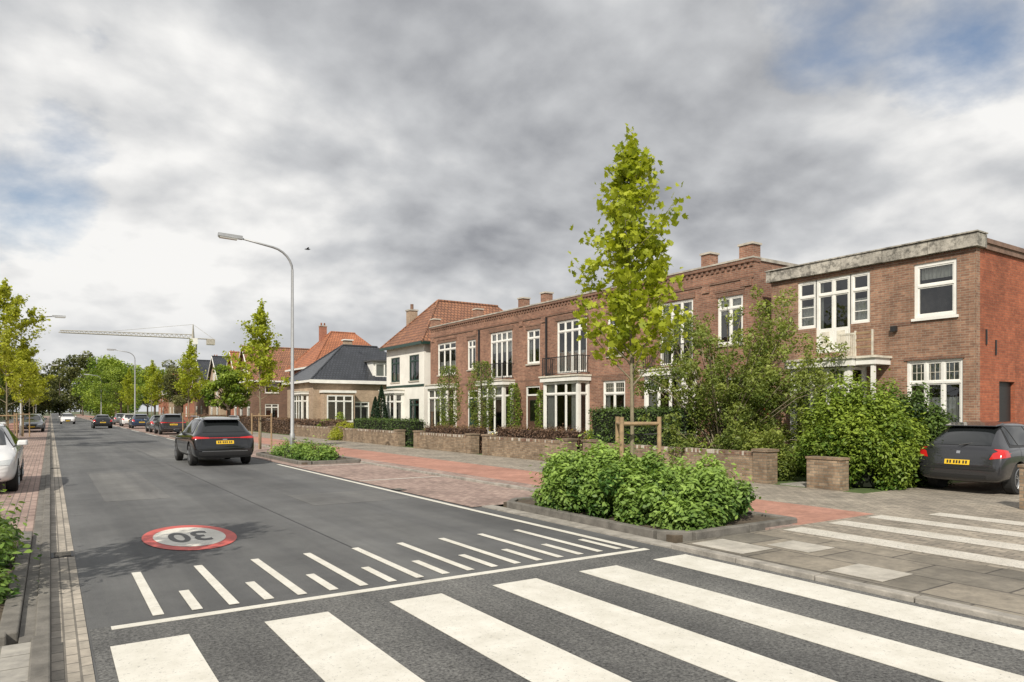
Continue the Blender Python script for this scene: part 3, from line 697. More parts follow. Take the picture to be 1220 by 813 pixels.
F.box('trim',8.8,10.35,3.2,3.28,-.01,.03,'brick_dark')
a,b=11.45,13.4
bay(F,a,b,0,3.1,.85,WM,cols=3,leaded=True,cur=.9)
G=Face(H,F.P(0,0,.85),F.U,F.N)
for zz in (1.2,1.75): G.box('windows',a+.16,b-.16,zz-.012,zz+.012,-.075,-.03,'white_paint')
F.box('trim',10.75,11.31,3.12,3.3,.0,.80,'white_paint'); F.box('trim',10.70,11.27,3.3,3.36,.0,.86,'cream_paint')
F.box('trim',10.80,10.90,.1,3.12,.66,.76,'white_paint')
for u in (10.85,11.35): F.box('balcony',u,u+.04,3.38,4.1,.70,.74,'cream_paint')
for zz in (3.6,3.8,4.0): F.box('balcony',10.89,11.35,zz,zz+.05,.705,.735,'wood_stake')
for i in range(9): F.box('balcony',11.41+i*.05+.004,11.41+i*.05+.03,3.38,4.0,.71,.73,'cream_paint')
F.box('balcony',11.39,11.9,4.0,4.05,.70,.74,'cream_paint')
F.box('trim',Y0,Y1,5.95,6.04,-.01,.012,'brick_dark')
y=Y0-.1
k=0
while y<Y1+.1:
    y2=min(y+1.24,Y1+.12); j=random.uniform(-.012,.012); F.box('cornice',y,y2-.015,6.05+(.0 if k%2 else .01),6.40+j,-.4,.14+j,'concrete_weathered'); y=y2+.001; k+=1
F.box('cornice',Y0-.12,Y1+.14,6.415,6.45,-.42,.18,'concrete_weathered')
F.box('trim',10.15,10.75,4.2,4.3,-.01,.01,'brick_dark')
F.box('lamp',10.55,10.7,4.05,4.2,.0,.12,'metal_dark')
S=Face(H,(20,Y0,0),(1,0,0),(0,-1,0)); S.wall(0,10,0,6.05,[(1.35,2.3,0.05,2.6),(5,6,1.2,2.6)],'brick_side',.15)
S.box('door',1.35,2.3,0.05,2.6,-.14,-.1,'car_trim'); S.window(5,6,1.2,2.6,cols=2)
S.box('cornice',.42,10.05,6.05,6.2,-.4,.06,'cornice_brown'); S.box('cornice',.42,10.05,6.2,6.32,-.4,.1,'cornice_brown')
for (u,z) in ((.55,3.55),(1.1,3.3)): S.box('trim',u,u+.05,z,z+.4,0,.03,'metal_dark')
S.box('walls',.003,.22,.0,6.04,.001,.012,WM)
H['walls'].poly([(30,Y0,0),(30,Y1,0),(30,Y1,6.05),(30,Y0,6.05)],WM); H['walls'].poly([(20,Y1,0),(30,Y1,0),(30,Y1,6.05),(20,Y1,6.05)],'brick_terrace')
H['roof'].box(20.42,29.95,Y0+.41,Y1-.02,6.06,6.15,'roof_felt')
H.done()
# garden walls
def gwall(y0,y1,x=14.4,h=.8):
    B=Parts('garden_wall'); B['wall'].box(x,x+.22,y0+.4,y1-.4,.0,h-.10,'brick_garden')
    y=y0+.4
    while y<y1-.4-.01:
        y2=min(y+.066,y1-.4); j=random.uniform(-.004,.004); B['coping'].box(x-.01,x+.23,y,y2-.008,h-.10,h+j,random.choice(('brick_garden','brick_garden','stone_cap','brick_dark'))); y+=.066
    B['wall'].box(x+.01,x+.21,y0+.4,y1-.4,h-.10,h-.015,'brick_garden')
    for y in (y0,y1-.4):
        B['wall'].box(x-.08,x+.32,y,y+.4,0,h+.02,'brick_garden'); B['coping'].box(x-.11,x+.35,y-.03,y+.43,h+.02,h+.08,'brick_garden')
    return B.done()
gwall(10.65,17.6); gwall(18.4,23.9); gwall(24.8,30.2); gwall(32.0,40.5); gwall(42,50)
def pillar(y0,y1,h=.75,x=14.4):
    B=Parts('garden_wall'); B['wall'].box(x,x+.35,y0,y1,0,h,'brick_garden'); B['coping'].box(x-.02,x+.37,y0-.02,y1+.02,h,h+.05,'brick_garden'); B.done()
pillar(8.85,9.65,.72); pillar(4.4,5.45,.8)
sheet('garden_path',14.6,20,9.75,10.5,.06,'pave_tile',.05)
# ------------------------------------------------------------ other houses
def house(name,x0,x1,y0,y1,eave,ridge,axis,wm,rm,hip=0,frame='white_paint',storeys=2,nwin=2,chim=True,wsouth=2,ov=.35):
    B=Parts(name); F=Face(B,(x0,0,0),(0,1,0),(-1,0,0)); S=Face(B,(x0,y0,0),(1,0,0),(0,-1,0))
    def ops(L0,L1,n):
        o=[]; w=(L1-L0)/n
        for k in range(storeys):
            z=.9+k*2.9
            for i in range(n):
                c=L0+w*(i+.5); hw=min(.75,w*.32); o.append((c-hw,c+hw,z,min(z+1.7,eave-.25)))
        return [q for q in o if q[3]-q[2]>.8]
    of=ops(y0,y1,nwin); F.wall(y0,y1,0,eave,of,wm)
    for o in of: F.window(*o,cols=2,transom=.4,frame=frame)
    os_=ops(0,x1-x0,wsouth) if wsouth else []
    S.wall(0,x1-x0,0,eave,os_,wm)
    for o in os_: S.window(*o,cols=2,transom=.4,frame=frame)
    B['walls'].poly([(x1,y0,0),(x1,y1,0),(x1,y1,eave),(x1,y0,eave)],wm); B['walls'].poly([(x0,y1,0),(x1,y1,0),(x1,y1,eave),(x0,y1,eave)],wm)
    a0,a1,b0,b1=x0-ov,x1+ov,y0-ov,y1+ov; e=eave-.02; cx=(x0+x1)/2; cy=(y0+y1)/2; R=B['roof']
    if axis=='x':
        h0=x0-ov+hip if hip else a0; h1=x1+ov-hip if hip else a1
        A=(a0,b0,e);Bq=(a1,b0,e);C=(a1,b1,e);D=(a0,b1,e);r0=(h0,cy,ridge);r1=(h1,cy,ridge)
        R.poly([A,Bq,r1,r0],rm);R.poly([C,D,r0,r1],rm)
        if hip: R.poly([D,A,r0],rm);R.poly([Bq,C,r1],rm)
        else:
            B['walls'].poly([(x0,y0,eave),(x0,y1,eave),(x0,cy,ridge-.25)],wm); B['walls'].poly([(x1,y0,eave),(x1,y1,eave),(x1,cy,ridge-.25)],wm)
            for s in (-1,1):
                yy=cy+s*(cy-b0); B['trim'].hexa([(a0-.03,yy,e-.2),(a0+.03,yy,e-.2),(a0+.03,cy,ridge-.2),(a0-.03,cy,ridge-.2),(a0-.03,yy,e+.03),(a0+.03,yy,e+.03),(a0+.03,cy,ridge+.03),(a0-.03,cy,ridge+.03)],frame)
            F.window(cy-.5,cy+.5,eave+.2,min(eave+1.4,ridge-1),cols=2,frame=frame,d=.12)
    else:
        h0=b0+hip if hip else b0; h1=b1-hip if hip else b1
        A=(a0,b0,e);Bq=(a1,b0,e);C=(a1,b1,e);D=(a0,b1,e);r0=(cx,h0,ridge);r1=(cx,h1,ridge)
        R.poly([D,A,r0,r1],rm);R.poly([Bq,C,r1,r0],rm)
        if hip: R.poly([A,Bq,r0],rm);R.poly([C,D,r1],rm)
        else:
            B['walls'].poly([(x0,y0,eave),(x1,y0,eave),(cx,y0,ridge-.25)],wm); B['walls'].poly([(x0,y1,eave),(x1,y1,eave),(cx,y1,ridge-.25)],wm)
    B['roof'].tube([r0,r1],.09,rm,8)
    if hip and axis=='x':
        for q in (A,D): B['roof'].tube([q,r0],.08,rm,6)
    B['trim'].box(a0-.05,a0+.06,b0,b1,e-.16,e+.02,frame); B['trim'].box(a0+.06,a1,b0-.05,b0+.06,e-.16,e+.02,frame)
    if chim:
        xx=x0+2.2; yy=cy+.6; B['chimney'].box(xx,xx+.7,yy,yy+.55,eave+.5,ridge+.6,wm if wm!='plaster_white' else 'brick_tan'); B['chimney'].box(xx-.05,xx+.75,yy-.05,yy+.6,ridge+.6,ridge+.7,'concrete_cap')
        for k in (0,.35): B['chimney'].tube([(xx+.18+k,yy+.27,ridge+.7),(xx+.18+k,yy+.27,ridge+1.0)],.09,'roof_orange',8)
    return B
B=house('white_villa',20,30,40.6,46.6,6.25,9.5,'x','plaster_white','roof_brown',hip=2.9,frame='green_paint',nwin=2,wsouth=3,chim=False); F=Face(B,(20,0,0),(0,1,0),(-1,0,0))
B['chimney'].box(21.2,21.8,45.3,45.9,7.0,8.9,'brick_tan'); B['chimney'].box(21.15,21.85,45.25,45.95,8.9,9.0,'concrete_cap'); B['chimney'].tube([(21.5,45.6,9.0),(21.5,45.6,9.4)],.12,'brick_dark',8)
F.box('trim',40.6,46.6,3.4,3.55,-.01,.03,'green_paint'); bay(F,43.7,45.9,0,3.0,.7,'plaster_white'); B.done()
B=house('brick_bungalow',18,29,57,64.5,4.35,7.7,'x','brick_tan','roof_black',hip=4.2,storeys=1,nwin=2,wsouth=4,chim=False)
B['chimney'].box(22.6,23.3,62.2,62.8,6.0,8.3,'brick_tan'); B['chimney'].box(22.5,23.4,62.1,62.9,8.3,8.4,'white_paint')
S=Face(B,(18,57,0),(1,0,0),(0,-1,0)); S.box('trim',-.4,11.4,4.1,4.38,.35,.42,'white_paint')
B['walls'].box(23.3,26.2,57.3,59.5,4.5,6.1,'white_paint'); S2=Face(B,(23.3,57.28,0),(1,0,0),(0,-1,0)); S2.window(.2,2.7,4.75,5.95,cols=3,d=.12,sill=False,room=False); B['roof'].box(23.1,26.4,57.0,60,6.1,6.22,'roof_felt')
B['walls'].box(18.6,21.2,56.0,56.98,0,3.3,'brick_tan'); B['trim'].box(18.5,21.3,55.9,56.97,3.3,3.5,'white_paint'); S3=Face(B,(18.6,55.98,0),(1,0,0),(0,-1,0)); S3.window(.2,2.4,.9,3.1,cols=3,transom=.5,d=.12,room=False)
F=Face(B,(18,0,0),(0,1,0),(-1,0,0)); bay(F,58.2,60.6,0,3.2,.6,'brick_tan')
B.done()
house('brick_house',22,31,69,78,6.3,10.3,'x','brick_red','roof_orange',hip=3.5,wsouth=3).done()
house('brick_house',18.5,27,80,87,5.2,9.2,'x','brick_dark','roof_brown',wsouth=2).done()
house('brick_house',19,28,89,96,5.0,9.2,'x','brick_red','roof_orange',wsouth=2).done()
house('brick_house',19,28,100,108,5.6,9.4,'x','brick_tan','roof_black',hip=0,wsouth=2).done()
house('brick_house',19,28,112,120,5.6,9.6,'x','brick_dark','roof_black',wsouth=2).done()
house('brick_house',19,28,126,134,5.2,8.8,'x','brick_red','roof_brown',wsouth=2).done()
house('brick_house',19,28,140,149,5.2,8.8,'x','brick_tan','roof_orange',wsouth=2).done()
house('brick_house',19,28,155,164,5.2,8.8,'x','brick_red','roof_black',wsouth=2).done()
for i,y in enumerate((14,30,47,66,84,103,124,146)):
    house('brick_house',-22,-13,y,y+10,5.5,9.2,'x' if i%2 else 'y',('brick_terrace','brick_tan','brick_red')[i%3],('roof_orange','roof_black','roof_brown')[i%3],wsouth=2).done()
boxhedge('hedge',-7.9,-7.1,12,30,0,1.4,4000,.12,'leaf_hedge'); boxhedge('hedge',-7.9,-7.1,32,70,0,1.5,7000,.13,'leaf_hedgelight'); boxhedge('hedge',-7.9,-7.1,72,140,0,1.6,7000,.18,'leaf_hedge')
# ------------------------------------------------------------ street lamps, crane, misc
def lamp(x,y,s,h=8.4,arm=2.7):
    B=Parts('street_lamp'); r=.9
    pts=[(x,y,0),(x,y,.9)]; rad=[.10,.10]
    pts+=[(x,y,.95),(x,y,h-r)]; rad+=[.075,.05]
    for i in range(1,7):
        t=i/6*math.radians(80); pts.append((x+s*r*(1-math.cos(t)),y,h-r+r*math.sin(t)*.92)); rad.append(.045)
    pts.append((x+s*(arm-.75),y,h+.10)); rad.append(.035)
    B['pole'].tube(pts,rad,'galvanized',12)
    B['hatch'].box(x-.03,x+.03,y-.112,y-.098,.4,.75,'kerb_dark')
    z=h+.08; a=x+s*(arm-.85); b=x+s*arm
    B['lantern'].hexa([(a,y-.08,z-.03),(b,y-.11,z+.0),(b,y+.11,z+.0),(a,y+.08,z-.03),(a,y-.07,z+.10),(b,y-.07,z+.12),(b,y+.07,z+.12),(a,y+.07,z+.10)],'galvanized')
    B['lens'].hexa([(a+s*.2,y-.07,z-.08),(b-s*.05,y-.09,z-.06),(b-s*.05,y+.09,z-.06),(a+s*.2,y+.07,z-.08),(a+s*.15,y-.08,z-.028),(b-s*.02,y-.10,z-.002),(b-s*.02,y+.10,z-.002),(a+s*.15,y+.08,z-.028)],'lamp_glass')
    B.done(smooth=('pole',))
lamp(7.84,27.4,-1,8.15); lamp(-1.75,61,1,8.6); lamp(7.84,88,-1); lamp(-1.75,122,1); lamp(7.84,150,-1)
def crane(x,y,h):
    B=Parts('tower_crane'); M=B['mast']; w=.8; m='crane_paint'
    for a in (-w,w):
        for b in (-w,w): M.tube([(x+a,y+b,0),(x+a,y+b,h)],.12,m,4)
    z=0;k=0
    while z<h-1.6:
        for s in (-w,w):
            M.tube([(x+s,y-w*(1 if k%2 else -1),z),(x+s,y+w*(1 if k%2 else -1),z+1.6)],.07,m,4); M.tube([(x-w*(1 if k%2 else -1),y+s,z),(x+w*(1 if k%2 else -1),y+s,z+1.6)],.07,m,4)
        z+=1.6;k+=1
    d=Vector((-.8348,.5505,.045)); L=38; p0=Vector((x,y,h)); q=Vector((.5505,.8348,0))*.6
    J=B['jib']; top=Vector((0,0,1.1))
    for s in (-1,1): J.tube([p0-d*6+q*s,p0+d*L+q*s],.10,m,4)
    J.tube([p0+top,p0+d*L+top*.6],.10,m,4); n=28
    for i in range(n):
        a=p0+d*L*i/n; b=p0+d*L*(i+.5)/n+top*(1-.4*i/n); c=p0+d*L*(i+1)/n
        for s in (-1,1): J.tube([a+q*s,b],.05,m,4); J.tube([b,c+q*s],.05,m,4)
    B['apex'].tube([p0,p0+Vector((0,0,4))],[.4,.12],m,4); B['tie'].tube([p0+Vector((0,0,4)),p0+d*L*.6+top],.04,m,4); B['tie'].tube([p0+Vector((0,0,4)),p0-d*6],.04,m,4)
    c=p0-d*5; B['counterweight'].box(c.x-1,c.x+1,c.y-1,c.y+1,c.z-1.6,c.z-.1,'concrete_cap'); B['cab'].box(x-.9,x+.9,y-2,y-.9,h-1.8,h-.1,'white_paint'); B.done()
crane(34,217,22.5)
def bird(x,y,z):
    B=Parts('flying_bird'); m='metal_dark'; B['body'].tube([(x-.22,y,z),(x-.1,y,z+.02),(x+.08,y,z+.03),(x+.2,y,z+.05),(x+.26,y,z+.05)],[.01,.05,.06,.03,.005],m,8)
    for s in (-1,1): B['wings'].poly([(x+.08,y,z+.05),(x+.1,y+s*.2,z+.14),(x+.0,y+s*.42,z+.10),(x-.06,y+s*.2,z+.10),(x-.06,y,z+.04)],m)
    B.done()
bird(16.6,54,14.3)
# ------------------------------------------------------------ cars
ST_SUV=[(0.00,.42,.74,.60,.55,.64),(.035,.32,.88,.70,.64,.76),(.09,.27,.93,.93,.72,1.03),(.20,.26,.955,1.04,.72,1.14),(.62,.24,.965,1.06,.64,1.54),(.85,.24,.965,1.05,.63,1.61),(1.6,.24,.965,1.03,.65,1.65),(2.6,.24,.965,1.0,.65,1.62),(3.05,.24,.96,.99,.62,1.46),(3.65,.24,.95,.98,.74,1.07),(4.4,.25,.93,.90,.72,.97),(4.76,.27,.86,.76,.62,.84),(4.9,.36,.68,.60,.5,.64)]
def car(name,loc,rz,L,W,Ht,paint,kind='suv',R=.37,rim='rim',ay=(.93,3.85)):
    e=empty(name,loc,rz); sx=W/1.93; sy=L/4.9; sz=Ht/1.65
    rings=[]; bm=bmesh.new()
    st=[list(s) for s in ST_SUV]
    if kind=='hatch':
        st[2][0]=.12;st[3][0]=.26;st[4][0]=.80; st[5][0]=1.1; st[4][5]=1.52; st[3][5]=1.17; st[9][0]=3.85; st[8][0]=3.1; st[7][0]=2.5
        for s in st[3:8]: s[4]*=.94
    for (y,zb,hw,zt,hr,zz) in st:
        half=[(0,zb),(hw*.84,zb),(hw*.97,zb+.10),(hw,zb*.4+zt*.6),(hw*.985,zt-.05),(hw*.92,zt+.015),(hr,zt+.02+(zz-zt-.02)*.88),(hr*.72,zz),(0,zz+.012)]
        full=half+[(-a,b) for a,b in half[-2:0:-1]]
        rings.append([bm.verts.new((a*sx,y*sy,b*sz)) for a,b in full])
    n=len(rings[0])
    for i in range(len(rings)-1):
        for j in range(n): bm.faces.new((rings[i][j],rings[i][(j+1)%n],rings[i+1][(j+1)%n],rings[i+1][j]))
    bm.faces.new(rings[0]); bm.faces.new(rings[-1]); bmesh.ops.recalc_face_normals(bm,faces=bm.faces)
    me=bpy.data.meshes.new('b'); bm.to_mesh(me); bm.free(); ob=bpy.data.objects.new('tmp',me); COL.objects.link(ob)
    lv=3 if loc[1]<60 else 2
    sb=ob.modifiers.new('s','SUBSURF'); sb.levels=lv; sb.render_levels=lv
    dg=bpy.context.evaluated_depsgraph_get(); solid=bpy.data.meshes.new_from_object(ob.evaluated_get(dg))
    bvh=BVHTree.FromPolygons([v.co.copy() for v in solid.vertices],[tuple(p.vertices) for p in solid.polygons])
    ay=(ay[0]*sy,ay[1]*sy)
    cm=[]
    for y in ay:
        for s in (-1,1):
            c=MB(); c.tube([(s*(W/2-.30),y,R),(s*(W/2+.5),y,R)],R+.055,'car_trim',32); cm.append(c.done('cut'))
    for c in cm:
        b=ob.modifiers.new('c','BOOLEAN'); b.object=c; b.operation='DIFFERENCE'; b.solver='EXACT'
    bpy.context.view_layer.update(); dg=bpy.context.evaluated_depsgraph_get(); body=bpy.data.meshes.new_from_object(ob.evaluated_get(dg))
    for c in cm: bpy.data.objects.remove(c)
    bpy.data.objects.remove(ob)
    body.materials.clear(); body.materials.append(MATS[paint]); body.materials.append(MATS['car_trim'])
    for p in body.polygons:
        p.use_smooth=True; c=p.center; k=0
        for y in ay:
            if math.hypot(c.y-y,c.z-R)<R+.058 and abs(c.x)>W/2-.32: k=1
        if c.z<.27*sz: k=1
        p.material_index=k
    try: body.set_sharp_from_angle(angle=math.radians(50))
    except Exception: pass
    bo=bpy.data.objects.new('body',body); COL.objects.link(bo); bo.parent=e
    def patch(nm,corn,axis,mat,off=.006,nx=14,ny=8,both=False):
        for sgn in ((1,-1) if both else (1,)):
            vs=[]
            for j in range(ny+1):
                for i in range(nx+1):
                    u=i/nx;v=j/ny
                    a=(corn[0][0]*(1-u)+corn[1][0]*u)*(1-v)+(corn[3][0]*(1-u)+corn[2][0]*u)*v
                    b=(corn[0][1]*(1-u)+corn[1][1]*u)*(1-v)+(corn[3][1]*(1-u)+corn[2][1]*u)*v
                    b*=sz
                    if axis=='s': o=Vector((sgn*3,a*sy,b)); d=Vector((-sgn,0,0))
                    elif axis=='r': o=Vector((sgn*a*sx,-2,b)); d=Vector((0,1,0))
                    else: o=Vector((sgn*a*sx,L+2,b)); d=Vector((0,-1,0))
                    h=bvh.ray_cast(o,d)
                    if h[0] is None: vs.append(None); continue
                    nn=h[1]
                    if nn.dot(d)>0: nn=-nn
                    vs.append(h[0]+nn*off)
            mb=MB(); k=mb.mi(mat); idx={}
            for q,v in enumerate(vs):
                if v is not None: idx[q]=len(mb.v); mb.v.append(tuple(v))
            for j in range(ny):
                for i in range(nx):
                    q=[j*(nx+1)+i,j*(nx+1)+i+1,(j+1)*(nx+1)+i+1,(j+1)*(nx+1)+i]
                    if all(t in idx for t in q): mb.f.append(tuple(idx[t] for t in q)); mb.m.append(k)
            if mb.f: mb.done(nm,e,smooth=True)
    h=kind=='hatch'
    y3=3.5 if not h else 3.6
    patch('side_window_trim',[(.55,1.06),(y3,1.03),(2.75,1.52),(.95,1.55)],'s','car_trim',.004,24,8,True)
    patch('side_window',[(1.98,1.09),(y3-.12,1.06),(2.72,1.49),(1.98,1.51)],'s','car_glass',.009,14,8,True)
    patch('side_window',[(1.03,1.10),(1.90,1.09),(1.90,1.51),(1.08,1.52)],'s','car_glass',.009,14,8,True)
    patch('side_window',[(.66,1.12),(.97,1.10),(1.02,1.51),(.93,1.50)],'s','car_glass',.009,8,8,True)
    if h: patch('rear_window',[(-.64,1.10),(.64,1.10),(.53,1.50),(-.53,1.50)],'r','car_glass',.008,20,10)
    else: patch('rear_window',[(-.66,1.13),(.66,1.13),(.56,1.49),(-.56,1.49)],'r','car_glass',.008,20,10)
    patch('windscreen',[(-.70,1.10),(.70,1.10),(.58,1.53),(-.58,1.53)],'f','car_glass',.008,20,10)
    for y in (1.02,1.94,3.15): patch('door_gap',[(y-.006,.36),(y+.006,.36),(y+.006,1.05),(y-.006,1.05)],'s','plate_black',.003,1,10,True)
    patch('door_sill',[(1.3,.30),(3.4,.30),(3.4,.37),(1.3,.37)],'s','car_trim',.004,10,2,True)
    for y in (1.75,2.75): patch('door_handle',[(y,.93),(y+.18,.93),(y+.18,.955),(y,.955)],'s','chrome' if kind=='suv' else paint,.02,4,1,True)
    if kind=='suv':
        patch('window_line',[(.6,1.052),(3.5,1.022),(3.5,1.034),(.6,1.064)],'s','chrome',.010,20,1,True)
        patch('tail_light',[(.48,.925),(.90,.915),(.92,1.0),(.48,.965)],'r','tail_light',.007,10,3,True)
        patch('tail_light',[(.08,.93),(.40,.90),(.42,.985),(.10,.975)],'s','tail_light',.007,8,3,True)
        patch('tail_light_bar',[(-.48,.935),(.48,.935),(.48,.955),(-.48,.955)],'r','tail_light',.006,12,1)
        patch('lower_bumper',[(-.80,.36),(.80,.36),(.80,.50),(-.80,.50)],'r','car_trim',.005,16,3)
        patch('bumper_trim',[(-.70,.50),(.70,.50),(.70,.52),(-.70,.52)],'r','rim',.008,16,1)
        patch('number_plate',[(-.27,.74),(.27,.74),(.27,.85),(-.27,.85)],'r','plate_yellow',.014,6,2)
        for i,x in enumerate((-.2,-.14,-.06,0,.06,.14,.2)): patch('plate_text',[(x-.018,.765),(x+.018,.765),(x+.018,.83),(x-.018,.83)],'r','plate_black',.017,1,1)
        patch('badge',[(-.07,.875),(.07,.875),(.07,.905),(-.07,.905)],'r','chrome',.008,3,1)
    else:
        patch('tail_light',[(.66,.80),(.93,.84),(.95,1.04),(.72,.94)],'r','tail_light',.008,8,6,True)
        patch('tail_light',[(.12,.84),(.42,.86),(.36,1.0),(.16,1.03)],'s','tail_light',.008,8,5,True)
        patch('bumper_strip',[(-.80,.56),(.80,.56),(.80,.60),(-.80,.60)],'r','car_trim',.006,14,1)
        patch('lower_bumper',[(-.60,.36),(.60,.36),(.60,.44),(-.60,.44)],'r','car_trim',.005,16,2)
        patch('number_plate',[(-.27,.66),(.27,.66),(.27,.77),(-.27,.77)],'r','plate_yellow',.014,6,2)
        for i,x in enumerate((-.2,-.14,-.06,0,.06,.14,.2)): patch('plate_text',[(x-.018,.685),(x+.018,.685),(x+.018,.75),(x-.018,.75)],'r','plate_black',.018,1,1)
        patch('badge',[(-.04,.91),(.04,.91),(.04,.97),(-.04,.97)],'r','chrome',.008,3,2)
    patch('hatch_gap',[(-.74,.60),(-.735,.60),(-.70,.92),(-.71,.92)],'r','plate_black',.003,1,6); patch('hatch_gap',[(.735,.60),(.74,.60),(.71,.92),(.70,.92)],'r','plate_black',.003,1,6)
    patch('head_light',[(.45,.66),(.80,.68),(.84,.80),(.50,.76)],'f','head_light',.008,8,4,True)
    patch('grille',[(-.36,.50),(.36,.50),(.40,.72),(-.40,.72)],'f','car_trim',.006,12,4)
    patch('front_bumper_grille',[(-.65,.36),(.65,.36),(.60,.44),(-.60,.44)],'f','car_trim',.005,12,2)
    patch('number_plate',[(-.26,.44),(.26,.44),(.26,.54),(-.26,.54)],'f','plate_yellow',.012,4,2)
    mb=MB()
    for s in (-1,1):
        x=s*W/2*1.03; yy=3.2*sy; z=1.06*sz
        mb.hexa([(x-s*.10,yy-.05,z),(x+s*.12,yy-.04,z+.01),(x+s*.10,yy+.10,z+.01),(x-s*.10,yy+.10,z),(x-s*.08,yy-.05,z+.13),(x+s*.12,yy-.04,z+.13),(x+s*.08,yy+.08,z+.12),(x-s*.08,yy+.08,z+.12)],paint)
    mb.done('mirrors',e,bevel=.03)
    mb=MB(); ys=(.52 if kind=='suv' else .78)*sy; zt=(1.55 if kind=='suv' else 1.545)*sz
    mb.hexa([(-.56*sx,ys-.10,zt-.02),(.56*sx,ys-.10,zt-.02),(.60*sx,ys+.25,zt+.02),(-.60*sx,ys+.25,zt+.02),(-.56*sx,ys-.10,zt+.0),(.56*sx,ys-.10,zt+.0),(.56*sx,ys+.25,zt+.065),(-.56*sx,ys+.25,zt+.065)],paint); mb.done('roof_spoiler',e,bevel=.01)
    if kind=='suv':
        mb=MB()
        for s in (-1,1): mb.tube([(s*.62*sx,.95*sy,1.60*sz),(s*.64*sx,1.2*sy,1.655*sz),(s*.64*sx,2.5*sy,1.655*sz),(s*.62*sx,2.75*sy,1.58*sz)],.016,'chrome',6)
        mb.done('roof_rails',e)
    mb=MB(); mb.tube([(0,(.12 if h else .2)*sy+.0,1.10*sz),(.30,(.30 if h else .26)*sy,1.17*sz)],.012,'car_trim',6); mb.done('rear_wiper',e)
    for y in ay:
        for s in (-1,1):
            mb=MB(); xo=s*(W/2-.025); xi=s*(W/2-.24); r=R
            mb.tube([(xi,y,r),(xi+s*.03,y,r),(xo-s*.03,y,r),(xo,y,r)],[r*.93,r,r,r*.93],'tyre',32)
            mb.tube([(xo-s*.05,y,r),(xo+s*.004,y,r)],[r*.70,r*.70],'rim_dark',32)
            mb.tube([(xo+s*.004,y,r),(xo+s*.012,y,r)],[r*.70,r*.66],rim,32,False)
            for k in range(5):
                a=2*math.pi*k/5+.3
                for da in (-.12,.12):
                    mb.tube([(xo+s*.008,y+r*.08*math.cos(a),r+r*.08*math.sin(a)),(xo+s*.012,y+r*.68*math.cos(a+da),r+r*.68*math.sin(a+da))],[.02,.018],rim,5)
            mb.tube([(xo,y,r),(xo+s*.02,y,r)],[r*.16,r*.12],rim,16); mb.done('wheel',e)
    return e
car('suv_car',(4.76,24.2,0),0,4.9,1.93,1.62,'car_black','suv',.375,'rim')
car('hatchback_car',(16.1,7.25,PZ+.005),-math.pi/2,4.2,1.76,1.53,'car_grey','hatch',.32,'rim')
car('parked_car',(7.75,58,.014),0,4.6,1.85,1.6,'car_grey','suv',.36)
car('parked_car',(7.75,64.5,.014),0,4.3,1.78,1.5,'car_silver','hatch',.33)
car('parked_car',(7.75,80,.014),0,4.4,1.8,1.5,'car_blue','hatch',.33)
car('parked_car',(7.75,92,.014),0,4.4,1.8,1.5,'car_white','hatch',.33)
car('moving_car',(4.5,83,0),0,4.4,1.8,1.45,'car_black','hatch',.33)
car('moving_car',(2.0,118,0),math.pi,4.4,1.8,1.55,'car_white','hatch',.33)
car('parked_car',(-1.45,22.1,.06),math.pi,4.3,1.78,1.5,'car_white','hatch',.33)
car('parked_car',(-1.3,74,.06),math.pi,4.3,1.78,1.5,'car_silver','hatch',.33)
car('parked_car',(-1.3,86,.06),math.pi,4.3,1.78,1.5,'car_black','hatch',.33)
car('parked_car',(7.75,104,.014),0,4.3,1.78,1.5,'car_silver','hatch',.33)
# ------------------------------------------------------------ world
YAW=math.radians(33.37)
sd=Vector((-.62,-.55,0)).normalized(); EL=math.radians(40)
sunv=Vector((sd.x*math.cos(EL),sd.y*math.cos(EL),math.sin(EL)))
w=bpy.data.worlds.new('World'); SC.world=w; w.use_nodes=True; nt=w.node_tree; nt.nodes.clear()
out=N(nt,'ShaderNodeOutputWorld'); bg=N(nt,'ShaderNodeBackground'); bg.inputs[1].default_value=.1
sky=N(nt,'ShaderNodeTexSky'); sky.sky_type='NISHITA'; sky.sun_disc=False; sky.sun_elevation=EL; sky.sun_rotation=math.atan2(sunv.x,sunv.y)
tc=N(nt,'ShaderNodeTexCoord'); G_=tc.outputs['Generated']; sep=N(nt,'ShaderNodeSeparateXYZ'); nt.links.new(G_,sep.inputs[0])
zz=math_(nt,'MAXIMUM',sep.outputs[2],0.0)
ad=math_(nt,'ADD',zz,.45)
dv=N(nt,'ShaderNodeVectorMath',operation='DIVIDE'); nt.links.new(G_,dv.inputs[0])
cb=N(nt,'ShaderNodeCombineXYZ')
for i in range(3): nt.links.new(ad,cb.inputs[i])
nt.links.new(cb.outputs[0],dv.inputs[1])
def wn(scale,detail,rough,loc,dist=0):
    mp=N(nt,'ShaderNodeMapping'); mp.inputs['Location'].default_value=loc; nt.links.new(dv.outputs[0],mp.inputs[0])
    n=N(nt,'ShaderNodeTexNoise'); n.inputs['Scale'].default_value=scale; n.inputs['Detail'].default_value=detail; n.inputs['Roughness'].default_value=rough; n.inputs['Distortion'].default_value=dist
    nt.links.new(mp.outputs[0],n.inputs['Vector']); return n.outputs['Fac']
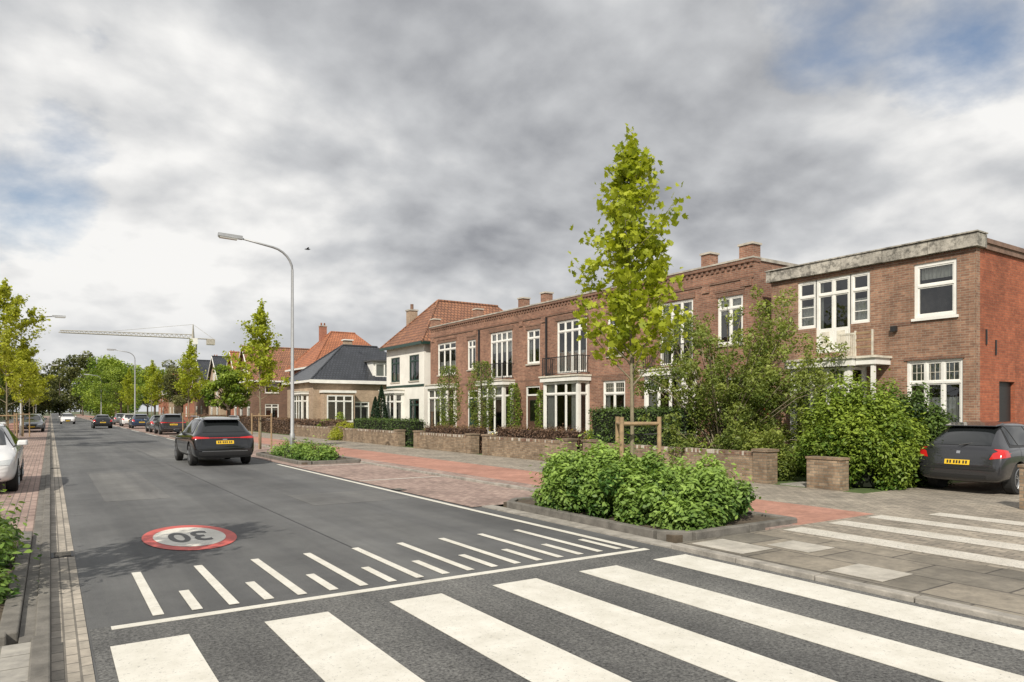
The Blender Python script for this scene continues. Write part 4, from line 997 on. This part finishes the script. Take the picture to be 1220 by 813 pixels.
def blob(az,el,rad):
    """smooth region of the sky around a compass direction (degrees clockwise from +Y) and elevation"""
    a=math.radians(az); e_=math.radians(el); v=(math.sin(a)*math.cos(e_),math.cos(a)*math.cos(e_),math.sin(e_))
    d=N(nt,'ShaderNodeVectorMath',operation='DOT_PRODUCT'); nt.links.new(G_,d.inputs[0]); d.inputs[1].default_value=v
    mr=N(nt,'ShaderNodeMapRange'); mr.interpolation_type='SMOOTHSTEP'; nt.links.new(d.outputs['Value'],mr.inputs[0]); mr.inputs[1].default_value=math.cos(math.radians(rad)); mr.inputs[2].default_value=math.cos(math.radians(rad*.1)); return mr.outputs[0]
def add(*a):
    s=a[0]
    for q in a[1:]: s=math_(nt,'ADD',s,q)
    return s
def mul(a,b): return math_(nt,'MULTIPLY',a,b)
S1=2.1
n1=wn(S1,7,.56,(2.3,1.1,0),.1)
n2=wn(S1,4,.56,(2.3+sunv.x*.07,1.1+sunv.y*.07,.07),.1)
big=wn(.9,2,.5,(5.2,3.3,0),.2)
gaps=add(mul(blob(-2,14.5,7),.20),mul(blob(3,21.5,6),.16),mul(blob(64,27,12),.21),mul(blob(55,29,8),.13))
covn=math_(nt,'SUBTRACT',add(n1,.20),gaps)
cov=ramp(nt,covn,.37,.53)
lit=mul(math_(nt,'SUBTRACT',n1,n2),3.4)
t=add(.66,lit,mul(math_(nt,'SUBTRACT',big,.5),1.4),mul(math_(nt,'SUBTRACT',.5,n1),.5),
      mul(blob(36,30,24),-.24),mul(blob(52,20,14),-.15),mul(blob(5,17,20),.34),mul(blob(64,12,14),.15),mul(blob(30,12,12),.08))
t=math_(nt,'MULTIPLY_ADD',t,.78,.13)
r=N(nt,'ShaderNodeValToRGB'); e=r.color_ramp.elements; e[0].position=.0; e[0].color=(3.0,3.1,3.35,1); e[1].position=.92; e[1].color=(9.4,9.3,9.1,1)
x=e.new(.5); x.color=(5.9,6.0,6.15,1); nt.links.new(t,r.inputs[0])
skyb=mixc(nt,1.0,sky.outputs[0],(1.45,1.3,1.2),'MULTIPLY')
c=mixc(nt,cov,skyb,r.outputs[0])
hz=N(nt,'ShaderNodeMapRange'); nt.links.new(zz,hz.inputs[0]); hz.inputs[1].default_value=0; hz.inputs[2].default_value=.16; hz.inputs[3].default_value=.6; hz.inputs[4].default_value=0
c=mixc(nt,hz.outputs[0],c,(7.0,7.15,7.3))
nt.links.new(c,bg.inputs[0]); nt.links.new(bg.outputs[0],out.inputs[0])
sl=bpy.data.lights.new('sun','SUN'); sl.energy=4.7; sl.angle=math.radians(.6); sl.color=(1,.93,.81)
so=bpy.data.objects.new('sun',sl); COL.objects.link(so); so.rotation_euler=(-sunv).to_track_quat('-Z','Y').to_euler()
# ------------------------------------------------------------ camera
cd=bpy.data.cameras.new('camera'); cam=bpy.data.objects.new('camera',cd); COL.objects.link(cam); cd.sensor_width=36; cd.lens=24.64; cd.shift_y=.0684
cam.location=(0,0,1.8); cam.rotation_euler=(math.pi/2,0,-YAW); cd.clip_end=5000; cd.clip_start=.05; SC.camera=cam
SC.view_settings.view_transform='Standard'; SC.view_settings.look='None'; SC.view_settings.exposure=0
